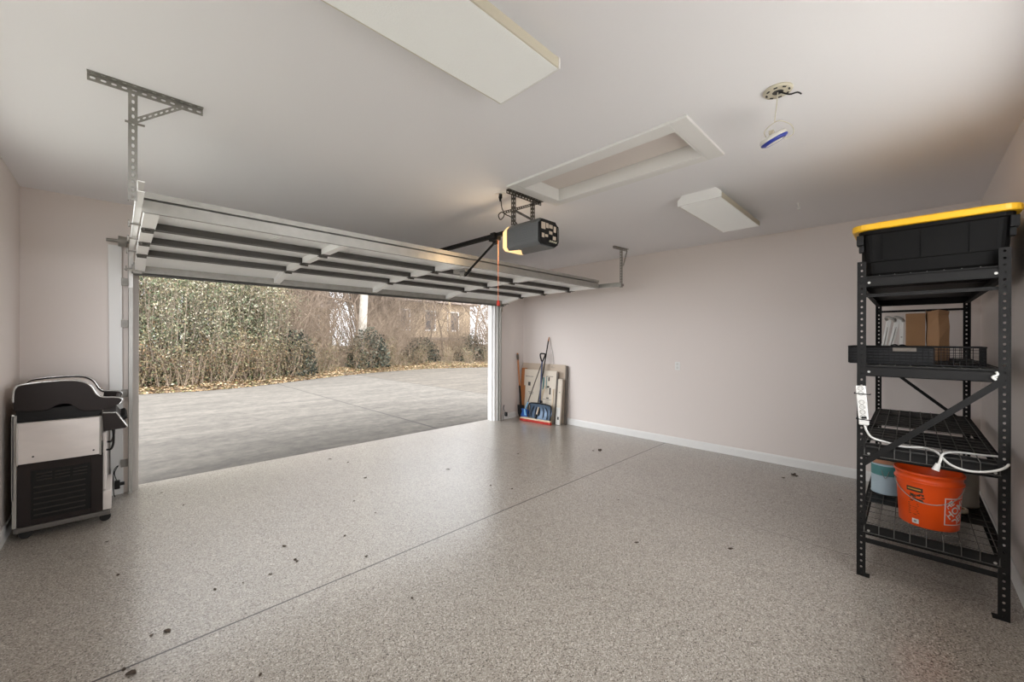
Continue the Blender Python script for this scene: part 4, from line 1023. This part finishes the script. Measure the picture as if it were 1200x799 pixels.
# push broom
pb = thing('push_broom', 'wide push broom with red bristles in front of the snow shovel', 'broom', (5.31, 4.74, 0))
hdv = Vector((5.285, 5.075, 0)); hdw = Vector((5.352, 4.41, 0)); dirv = (hdw-hdv).normalized()
MB().bar(hdv+Vector((0,0,.058)), hdw+Vector((0,0,.058)), .05, .028).build('head_block', M['palewood'], pb, .005)
br = MB(); rnd = random.Random(4)
Lb = (hdw-hdv).length
for i in range(84):
    for k in range(4):
        p = hdv + dirv*(Lb*(i+.5)/84) + Vector((-.018+.012*k, 0, 0)); e = Vector((rnd.uniform(-.012,.006), rnd.uniform(-.006,.006), 0))
        br.add([p+Vector((-.004,-.003,.046)),p+Vector((.004,-.003,.046)),p+Vector((.004,.004,.046)),p+Vector((-.004,.004,.046)),p+e+Vector((-.004,-.003,.001)),p+e+Vector((.004,-.003,.001)),p+e+Vector((.004,.004,.001)),p+e+Vector((-.004,.004,.001))],[(0,1,5,4),(1,2,6,5),(2,3,7,6),(3,0,4,7),(7,6,5,4)])
br.build('bristles', M['red'], pb)
MB().cyl((5.312, 4.735, .08), (5.49, 4.662, .66), .0125, n=10).build('handle', M['palewood'], pb)
MB().cyl((5.309, 4.737, .072), (5.33, 4.728, .15), .018, .015, n=10).build('handle_socket', M['black'], pb)
# long thin rake-like handle with wooden tip
rk = thing('long_handled_broom', 'longest dark handle with wooden tip leaning on the right wall', 'broom', (5.4, 4.79, 0))
MB().cyl((5.42, 4.80, .20), (5.612, 4.692, 1.47), .011, n=10).build('handle', M['blacksteel'], rk)
MB().cyl((5.612, 4.692, 1.47), (5.624, 4.685, 1.54), .013, .006, n=10).build('tip', M['wood'], rk)
MB().box((5.39, 4.72, .17), (5.44, 4.90, .21)).build('head_block', M['black'], rk, .004)
b_ = MB()
for i in range(20): b_.bar((5.415, 4.726+.0088*i, .172), (5.40+.02*(i%3)*.5, 4.72+.0094*i, .003), .007, .02)
b_.build('bristles', M['plank'], rk)
wl_ = thing('hanging_cord', 'thin grey cord hanging from the tip of the longest handle', 'cord', (5.63, 4.66, 1.5))
MB().tube([(5.632,4.683,1.545),(5.635,4.655,1.42),(5.64,4.61,1.25),(5.638,4.585,1.06),(5.60,4.60,.99),(5.585,4.52,.985)], .003, smooth_steps=5, n=6).build('cord', M['galvd'], wl_)

# ------------------------------------------------------------------ dry leaf bits on the floor
def leaf_mesh(seed):
    rnd = random.Random(seed); mb = MB(); n = 7; L = 1.0
    vs = []
    for i in range(n):
        f = i/(n-1); w = .32*math.sin(PI*min(1, f*.93+.05))*(.8+.4*rnd.random()); zz = .12+.16*math.sin(f*5+seed)+rnd.uniform(0,.12)
        vs += [(f-.5, -w, max(.02, zz+rnd.uniform(-.05,.2))), (f-.5, 0, max(.02, zz-.1)), (f-.5, w, max(.02, zz+rnd.uniform(-.05,.2)))]
    up = [Vector(v) for v in vs]; dn = [Vector((v[0], v[1], v[2]-.03)) for v in vs]; m = len(vs)
    fs = []
    for i in range(n-1):
        for k in range(2):
            a = i*3+k; fs.append((a, a+3, a+4, a+1)); fs.append((m+a, m+a+1, m+a+4, m+a+3))
    mb.add(up+dn, fs); return mb
M['leafbit'] = mat('dark_dry_leaf', (74,62,52), .9, noise=.3, nscale=20)
protos = []
FL = [(.178,2.662,.05),(.121,2.685,.028),(-.059,4.147,.03),(0,3.514,.032),(.414,4.582,.025),(.542,2.868,.02),(.409,2.907,.03),(.847,3.17,.045),(.848,2.922,.035),(.685,2.851,.03),(1.217,3.014,.03),(1.207,2.627,.03),(1.882,4.124,.05),(1.201,2.017,.025),(4.596,2.937,.10),(4.52,2.99,.05),(2.702,1.412,.04),(2.786,2.795,.035),(2.695,3.013,.035),(2.074,3.084,.025),(2.682,3.732,.05),(5.11,.962,.05),(5.322,.906,.09),(5.28,.87,.05),(4.783,.452,.03),(.04,2.437,.06),(.019,2.49,.03),(.448,2.028,.025),(.85,2.891,.03),(1.541,3.607,.03),(1.566,3.23,.025),(4.3,1.44,.02),(3.302,1.906,.03),(.30,5.1,.03),(1.866,5.073,.05),(1.969,4.781,.04),(3.1,.9,.045),(2.2,1.2,.018),(3.7,3.6,.04),(4.1,3.2,.02)]
LBL = 'dry dark leaf scrap lying on the speckled floor'
for i, (x, y, s) in enumerate(FL):
    if i < 5:
        o = leaf_mesh(i).build('leaf_scrap', M['leafbit']); protos.append(o)
    else:
        o = protos[i % 5].copy(); COL.objects.link(o)
    tag(o, LBL, 'leaf', 'dry leaf scraps on the garage floor')
    o.location = (x, y, .001); o.scale = (s*.8, s*.8, s*.35); o.rotation_euler = (0, 0, random.Random(i).random()*6.28)

# ------------------------------------------------------------------ outside: driveway, bank, thicket, buildings
edge = [(-14,15.6),(-5,15.3),(.3,15.0),(1.8,14.75),(3.2,15.1),(4.7,15.9),(6.4,16.8),(8,17.4),(9.8,17.8),(11.4,17.9),(13,17.4),(14.8,16.6),(19,15.6),(30,15)]
ed = [(p.x, p.y) for p in catmull([Vector((a, b, 0)) for a, b in edge], 6)]
def zd(y): return -.022 - .002*(y-YD)
d = MB(); vs = []; fs = []
rows = 6
for (x, ye) in ed:
    for k in range(rows+1):
        f = k/rows; y0 = YD if XL-T < x < XR+T else YF+T
        y = YD + (ye-YD)*f; vs.append((x, y, zd(y)))
n = len(ed)
fs = [(i*(rows+1)+k, (i+1)*(rows+1)+k, (i+1)*(rows+1)+k+1, i*(rows+1)+k+1) for i in range(n-1) for k in range(rows)]
d.add(vs, fs); struct('driveway', d, M['drive'])
def zg(x, y, ye):
    t = max(0, y-ye); return zd(min(y, ye)) + .05*min(1, t*4) + .10*min(t, 6) + .05*math.sin(x*2.1+y)*min(1, t)
gm = MB(); vs = []; dys = [-.25, .0, .3, .8, 1.5, 2.6, 4.5, 7, 11, 17, 26, 40]
for (x, ye) in ed:
    for dy in dys: vs.append((x*(1+max(0, dy)*.03), ye+dy, zg(x, ye+dy, ye) - (.03 if dy < 0 else 0)))
q = len(dys)
gm.add(vs, [(i*q+k, (i+1)*q+k, (i+1)*q+k+1, i*q+k+1) for i in range(n-1) for k in range(q-1)], True)
o = gm.build('ground', M['earth']); o['kind'] = 'structure'
# unseen yards added outside the windows, toned to bounce daylight indoors
o = MB().box((-30, -30, -.5), (XL-T-.01, YD, -.12)).build('side_garden', M['drygrass']); o['kind'] = 'structure'
o = MB().box((XL-T-.01, -30, -.5), (26, YB-T-.01, -.12)).build('side_yard', M['patio']); o['kind'] = 'structure'

def edge_y(x):
    for i in range(len(ed)-1):
        if ed[i][0] <= x <= ed[i+1][0]:
            f = (x-ed[i][0])/max(1e-6, ed[i+1][0]-ed[i][0]); return ed[i][1] + f*(ed[i+1][1]-ed[i][1])
    return 15.3
def leaf(mb, p, size, rnd, up=.3, asp=.45):
    d = Vector((rnd.uniform(-1,1), rnd.uniform(-1,1), rnd.uniform(-.6,1)*1.0 + up)).normalized()
    s = d.orthogonal().normalized(); s = Matrix.Rotation(rnd.random()*6.28, 3, d) @ s
    w = s*size*asp*.5
    mb.add([p - w*.15, p + d*size*.5 + w, p + d*size, p + d*size*.5 - w], [(0,1,2,3)])
# fallen leaves over the bank: nobody could count them
rnd = random.Random(21); lt = MB()
for i in range(15000):
    x = rnd.uniform(-1.5, 19); ye = edge_y(x); t = abs(rnd.gauss(0, .9)) - .12
    if t > 3: continue
    z = zg(x, ye+t, ye) if t > 0 else zd(ye+t) + .002
    p = Vector((x, ye+t, z + rnd.uniform(.004, .05 if t > .1 else .012))); s = rnd.uniform(.05, .12)
    a = Matrix.Rotation(rnd.random()*6.28, 3, 'Z') @ Matrix.Rotation(rnd.uniform(-.7, .7), 3, 'X')
    lt.add([p + a @ Vector(v)*s for v in ((-.5,0,0),(0,.32,.1),(.5,0,0),(0,-.32,.06))], [(0,1,2,3)])
o = lt.build('fallen_leaves', M['litter']); tag(o, 'tan carpet of fallen leaves along the far edge of the driveway', 'fallen leaves', kind='stuff')
rnd = random.Random(33)

def shrub_leafy(seed, h, r, nl, ls, leafm, stems=12, low=.1):
    rnd = random.Random(seed); st = MB(); fo = MB(); paths = []
    for i in range(stems):
        a = rnd.random()*6.28; b0 = Vector((math.cos(a), math.sin(a), 0))*rnd.uniform(.0, r*.5)
        top = b0 + Vector((rnd.uniform(-r,r)*.55, rnd.uniform(-r,r)*.55, h*rnd.uniform(.65, 1.03)))
        mid = (b0+top)/2 + Vector((rnd.uniform(-.12,.12), rnd.uniform(-.12,.12), 0))
        P = catmull([b0, mid, top], 4); paths.append(P)
        st.tube(P, .01, n=4, radii=[rnd.uniform(.012,.026), .004])
        for k in range(5):
            p = P[rnd.randrange(2, len(P))]; e = p + Vector((rnd.uniform(-1,1), rnd.uniform(-1,1), rnd.uniform(.1,1))).normalized()*rnd.uniform(.25,.6)
            st.tube([p, (p+e)/2+Vector((0,0,.03)), e], .004, n=3); paths.append([p, (p+e)/2, e, e])
    for i in range(nl):
        P = paths[rnd.randrange(len(paths))]; k = rnd.randrange(len(P)); p = P[k] + Vector((rnd.gauss(0,.14), rnd.gauss(0,.14), rnd.gauss(0,.12)))
        if rnd.random() < .22: p.z *= rnd.random()
        if p.z < low*h*rnd.random() + .03: p.z = low*h + .03 + rnd.random()*.3
        leaf(fo, p, ls*rnd.uniform(.6,1.3), rnd)
    return st, fo
def shrub_bare(seed, h, r, stems, sub, rad=.016, droop=0):
    rnd = random.Random(seed); st = MB()
    def grow(p, d, L, rr, lev):
        P = [p]; q = p.copy(); dd = d.copy()
        for k in range(3):
            dd = (dd + Vector((rnd.uniform(-.2,.2), rnd.uniform(-.2,.2), rnd.uniform(-.08,.14) - droop*lev*.2))).normalized(); q = q + dd*L/3; P.append(q.copy())
        st.tube(P, rr, n=4 if lev < 1 else 3, radii=[rr, rr*.45])
        if lev < 2:
            for k in range(sub):
                i = rnd.randrange(1, 4); nd = (dd*.7 + Vector((rnd.uniform(-1,1), rnd.uniform(-1,1), rnd.uniform(-.3,.8)))).normalized()
                grow(P[i], nd, L*rnd.uniform(.4,.65), rr*.5, lev+1)
    for i in range(stems):
        a = rnd.random()*6.28; b0 = Vector((math.cos(a), math.sin(a), 0))*rnd.uniform(0, r*.45)
        d0 = Vector((math.cos(a)*rnd.uniform(.05,.55), math.sin(a)*rnd.uniform(.05,.55), 1)).normalized()
        grow(b0, d0, h*rnd.uniform(.5,.95), rad*rnd.uniform(.6,1.2), 0)
    return st
def tree_bare(seed, h, r0, levels=4):
    rnd = random.Random(seed); tr = MB(); cr = MB()
    def grow(p, d, L, rr, lev):
        P = [p]; q = p.copy(); dd = d.copy()
        for k in range(4):
            dd = (dd + Vector((rnd.uniform(-.16,.16), rnd.uniform(-.16,.16), rnd.uniform(-.02,.1)))).normalized(); q = q + dd*L/4; P.append(q.copy())
        (tr if lev == 0 else cr).tube(P, rr, n=8 if lev == 0 else (5 if lev == 1 else 3), radii=[rr, rr*.55])
        if lev < levels:
            for k in range(6 if lev == 0 else 4):
                i = rnd.randrange(2 if lev == 0 else 1, 5)
                nd = (dd*.55 + Vector((rnd.uniform(-1,1), rnd.uniform(-1,1), rnd.uniform(-.2,.8)))).normalized()
                grow(P[i], nd, L*rnd.uniform(.45,.7), rr*.45, lev+1)
    grow(Vector((0,0,-.1)), Vector((rnd.uniform(-.06,.06), rnd.uniform(-.06,.06), 1)).normalized(), h*.55, r0, 0)
    return tr, cr
def plant(name, label, cat, group, parts):
    t = thing(name, label, cat, (0,0,0), group)
    for nm, mb, mt in parts: mb.build(nm, mt, t)
    return t
def scatter(protos, spots):
    for i, (x, y, s) in enumerate(spots):
        p = protos[i % len(protos)]; ye = edge_y(x); z = zg(x, y, ye) - .03
        rz = random.Random(i*7+3).random()*6.28
        if i < len(protos): p.location = (x, y, z); p.rotation_euler = (0,0,rz); p.scale = (s,)*3
        else: copy_thing(p, (x, y, z), rz, s)
LA = 'tall leafy olive shrub with upright stems at the left of the thicket'
PA = []
for k in range(4):
    st, fo = shrub_leafy(100+k, 3.9, 1.0, 2900, .085, M['leafg'], 17, .0)
    PA.append(plant('privet_shrub', LA, 'shrub', 'leafy shrubs of the left thicket', [('stems', st, M['palestem']), ('foliage', fo, M['leafg'])]))
rnd = random.Random(5); sp_ = []
for i in range(17):
    x = -.3 + 4.6*i/16 + rnd.uniform(-.15,.15); sp_.append((x, edge_y(x) + rnd.uniform(1.0, 2.4), rnd.uniform(.85, 1.1)))
scatter(PA, sp_)
LB_ = 'knee high yellowing brush at the foot of the thicket'
PB = []
for k in range(3):
    st, fo = shrub_leafy(200+k, 1.25, .7, 620, .075, M['leafy'], 14, .05)
    PB.append(plant('low_brush', LB_, 'brush', 'low brush along the leafy bank', [('stems', st, M['twig']), ('foliage', fo, M['leafy'])]))
sp_ = []
for i in range(22):
    x = -.2 + 16.5*i/21 + rnd.uniform(-.3,.3); sp_.append((x, edge_y(x) + rnd.uniform(.7, 1.4), rnd.uniform(.5, 1.0) if x > 4 else rnd.uniform(.8,1.2)))
for i in range(16):
    x = -.1 + 5.2*i/15 + rnd.uniform(-.15,.15); sp_.append((x, edge_y(x) + rnd.uniform(.55, .95), rnd.uniform(.6, 1.15)))
scatter(PB, sp_)
LC = 'bare brown twiggy shrub in the middle and right of the thicket'
PC = [plant('bare_shrub', LC, 'shrub', 'bare twiggy shrubs of the thicket', [('twigs', shrub_bare(300+k, 2.9, 1.0, 15, 5), M['twig'])]) for k in range(4)]
sp_ = []
for i in range(30):
    x = 3.4 + 13.6*i/29 + rnd.uniform(-.3,.3); sp_.append((x, edge_y(x) + rnd.uniform(1.3, 3.6), rnd.uniform(.75, 1.15)))
scatter(PC, sp_)
def dome(seed, r, h, nl, ls):
    rnd = random.Random(seed); fo = MB(); st = shrub_bare(seed, h*1.05, r*.95, 14, 5)
    for i in range(nl):
        a = rnd.random()*6.28; t = math.acos(rnd.random()); rr = rnd.uniform(.72, 1.02)
        p = Vector((r*rr*math.sin(t)*math.cos(a), r*rr*math.sin(t)*math.sin(a), h*rr*math.cos(t)+.05)); leaf(fo, p, ls*rnd.uniform(.6,1.3), rnd, .1, .8)
    return st, fo
st, fo = dome(9, .72, 1.75, 1700, .10)
p = plant('ivy_mound', 'dark rounded ivy covered mound left of the pale trunk', 'ivy', None, [('vines', st, M['twig']), ('foliage', fo, M['leafd'])]); p.location = (4.95, 16.9, .05)
st, fo = dome(10, 1.0, 1.9, 1900, .11)
p = plant('evergreen_bush', 'dark green bush low beside the pale mottled trunk', 'bush', None, [('stems', st, M['twig']), ('foliage', fo, M['leafd'])]); p.location = (8.6, 18.5, .1)
st, fo = dome(12, 1.1, 1.5, 1900, .11)
p = plant('evergreen_bush', 'dark green bush in front of the tan house', 'bush', None, [('stems', st, M['twig']), ('foliage', fo, M['leafd'])]); p.location = (12.6, 20.2, .1)
st, fo = dome(13, 1.2, 1.7, 1900, .11)
p = plant('evergreen_bush', 'dark green bush nearest the right garage jamb', 'bush', None, [('stems', st, M['twig']), ('foliage', fo, M['leafd'])]); p.location = (15.6, 19.4, .1)
# pale mottled trunk
tr, cr = tree_bare(44, 15, .24)
p = plant('pale_tree', 'tree with pale mottled trunk behind the twiggy shrubs', 'tree', None, [('trunk', tr, M['pale']), ('branches', cr, M['pale'])]); p.location = (8.3, 19.2, .1)
LT = 'slender bare grey brown tree rising above the thicket'
PT = []
for k in range(3):
    tr, cr = tree_bare(400+k, 6.5, .075)
    PT.append(plant('bare_tree', LT, 'tree', 'bare trees above the thicket', [('trunk', tr, M['bark']), ('branches', cr, M['bark'])]))
sp_ = []
for i in range(20):
    x = -.5 + 21*i/19 + rnd.uniform(-.4,.4); sp_.append((x, edge_y(min(x, 18)) + rnd.uniform(3.0, 7.0), rnd.uniform(.8, 1.25)))
scatter(PT, sp_)
LW = 'distant grey brown twiggy tree in the thicket behind the first shrubs'
PW = [plant('background_tree', LW, 'tree', 'far trees behind the first shrubs', [('twigs', shrub_bare(500+k, 4.2, 1.9, 26, 5, .02), M['bark'])]) for k in range(3)]  # bare shrub meshes standing as far thicket, the last row scaled tall
sp_ = []
for i in range(34):
    x = -.5 + 26*i/33 + rnd.uniform(-.3,.3); sp_.append((x, edge_y(min(x, 18)) + rnd.uniform(5.0, 10.5), rnd.uniform(.9, 1.2)))
for i in range(24):
    x = -9 + 48*i/23 + rnd.uniform(-.4,.4); sp_.append((x, 30 + rnd.uniform(-2, 4), rnd.uniform(2.3, 3.2)))
sp_ = [p for p in sp_ if not (.60 < p[0]/p[1] < .87 or .335 < p[0]/p[1] < .40)]
scatter(PW, sp_)
# buildings seen in pieces through the branches
hs = thing('house', 'tan house seen through branches near the right garage jamb', 'house', (18, 31, .6))
hb = MB().box((14.6, 28, .3), (22.5, 34, 4.6)); hb.build('wall', M['sidingtan'], hs)
MB().prism([(27.2,4.5),(34.8,4.5),(31,6.6)], 'X', 14.1, 23).build('roof', M['roofing'], hs)
for x in (15.8, 18.2, 20.6):
    f = MB().box((x-.6, 27.93, 2.2), (x+.6, 28.0, 3.9)).build('window', M['trim'], hs)
    MB().box((x-.5, 27.915, 2.3), (x+.5, 27.935, 3.8)).build('pane', M['pane'], f)
MB().box((14.4, 26.6, 1.45), (20.4, 28, 1.65)).build('porch_deck', M['roofing'], hs)
for x in (14.5, 16.9, 19.3): MB().box((x-.07, 26.65, .2), (x+.07, 26.8, 4.6)).build('porch_post', M['sidingtan'], hs)
shd = thing('shed', 'small yellow wooden shed with gable roof behind the shrubs', 'shed', (5.4, 24, .9))
MB().box((4.5, 23.2, .5), (6.2, 25.2, 3.7)).build('wall', M['shedyellow'], shd)
MB().prism([(4.2,3.65),(6.5,3.65),(5.35,4.6)], 'Y', 23.0, 25.4).build('roof', M['shedyellow'], shd)
MB().box((5.0, 23.16, 1.0), (5.7, 23.2, 3.0)).build('door', M['sidingtan'], shd)
h2 = thing('house', 'pale distant house with grey roof behind the pale mottled trunk', 'house', (9, 36, 1))
MB().box((6, 36, .5), (13.2, 42, 4.3)).build('wall', M['sidingtan'], h2)
MB().prism([(35.4,4.2),(42.6,4.2),(39,6.8)], 'X', 5.5, 13.7).build('roof', M['roofing'], h2)
for x in (7.4, 9.6, 11.8):
    f = MB().box((x-.5, 35.94, 2.2), (x+.5, 36, 3.6)).build('window', M['trim'], h2); MB().box((x-.42, 35.92, 2.28), (x+.42, 35.945, 3.52)).build('pane', M['pane'], f)

# ------------------------------------------------------------------ light
w = bpy.data.worlds.new('overcast_sky'); SC.world = w; w.use_nodes = True
nt = w.node_tree; bg = nt.nodes['Background']
tc = N(nt, 'ShaderNodeTexCoord'); sp3 = N(nt, 'ShaderNodeSeparateXYZ'); nt.links.new(tc.outputs['Generated'], sp3.inputs[0])
rp = N(nt, 'ShaderNodeValToRGB'); nt.links.new(sp3.outputs['Z'], rp.inputs['Fac'])
rp.color_ramp.elements[0].position = .0; rp.color_ramp.elements[0].color = (.93,.95,1.0,1)
rp.color_ramp.elements[1].position = .6; rp.color_ramp.elements[1].color = (.95,.975,1.0,1)
# overcast shaped brighter behind the house to light the room, duller over the thicket
dt = N(nt, 'ShaderNodeVectorMath', operation='DOT_PRODUCT'); nt.links.new(tc.outputs['Generated'], dt.inputs[0]); dt.inputs[1].default_value = (-.45, -.89, 0)
mr = N(nt, 'ShaderNodeMapRange', interpolation_type='SMOOTHSTEP'); nt.links.new(dt.outputs['Value'], mr.inputs['Value'])
mr.inputs['From Min'].default_value = -.9; mr.inputs['From Max'].default_value = .7; mr.inputs['To Min'].default_value = .5; mr.inputs['To Max'].default_value = 1.5
vm = N(nt, 'ShaderNodeVectorMath', operation='SCALE'); nt.links.new(rp.outputs['Color'], vm.inputs[0]); nt.links.new(mr.outputs[0], vm.inputs['Scale'])
nt.links.new(vm.outputs[0], bg.inputs['Color'])
SKY = 6.0
bg.inputs['Strength'].default_value = SKY
# daylight sampling through the two added windows and the garage opening
def portal(name, loc, rot, sx_, sy_):
    l = bpy.data.lights.new(name, 'AREA'); l.shape = 'RECTANGLE'; l.size = sx_; l.size_y = sy_
    l.cycles.is_portal = True
    o = bpy.data.objects.new(name, l); COL.objects.link(o); o.location = loc; o.rotation_euler = rot; return o
for i, (a, b_) in enumerate(FILL_WIN): portal('window_portal', (XL-T-.02, (a+b_)/2, (WZ0+WZ1)/2), (0, -PI/2, 0), WZ1-WZ0, b_-a)
portal('window_portal', ((BWX0+BWX1)/2, YB-T-.02, (BWZ0+BWZ1)/2), (PI/2, 0, 0), BWX1-BWX0, BWZ1-BWZ0)
portal('door_portal', (2.5, YF+T+.05, 1.07), (-PI/2, 0, 0), 4.8, 2.14)
# the opener's lamp
l = bpy.data.lights.new('opener_lamp', 'POINT'); l.energy = 3.2; l.color = (1, .76, .48); l.shadow_soft_size = .03
o = bpy.data.objects.new('opener_lamp', l); COL.objects.link(o); o.location = (2.55, 2.66, 2.32)

# ------------------------------------------------------------------ camera
cam = bpy.data.cameras.new('camera'); co = bpy.data.objects.new('camera', cam); COL.objects.link(co)
cam.sensor_width = 36; cam.lens = 36*463.41/1200; cam.clip_start = .02; cam.clip_end = 300
cam.shift_y = -(399.5-398.02)/1200
yaw = math.radians(44.85); roll = math.radians(.154)
co.location = (0, 0, 1.49)
co.rotation_mode = 'QUATERNION'
co.rotation_quaternion = Quaternion((0,0,1), -yaw) @ Quaternion((1,0,0), PI/2) @ Quaternion((0,0,1), ROLLS*roll)
SC.camera = co
vs_ = SC.view_settings
SC.display_settings.display_device = 'sRGB'
vs_.view_transform = 'Standard'; vs_.look = 'None'; vs_.gamma = 1; vs_.use_curve_mapping = False
vs_.exposure = EXPOSURE
SC.cycles.use_denoising = True
SC.cycles.max_bounces = 14; SC.cycles.diffuse_bounces = 8; SC.cycles.glossy_bounces = 4; SC.cycles.transparent_max_bounces = 12
SC.cycles.sample_clamp_indirect = 6
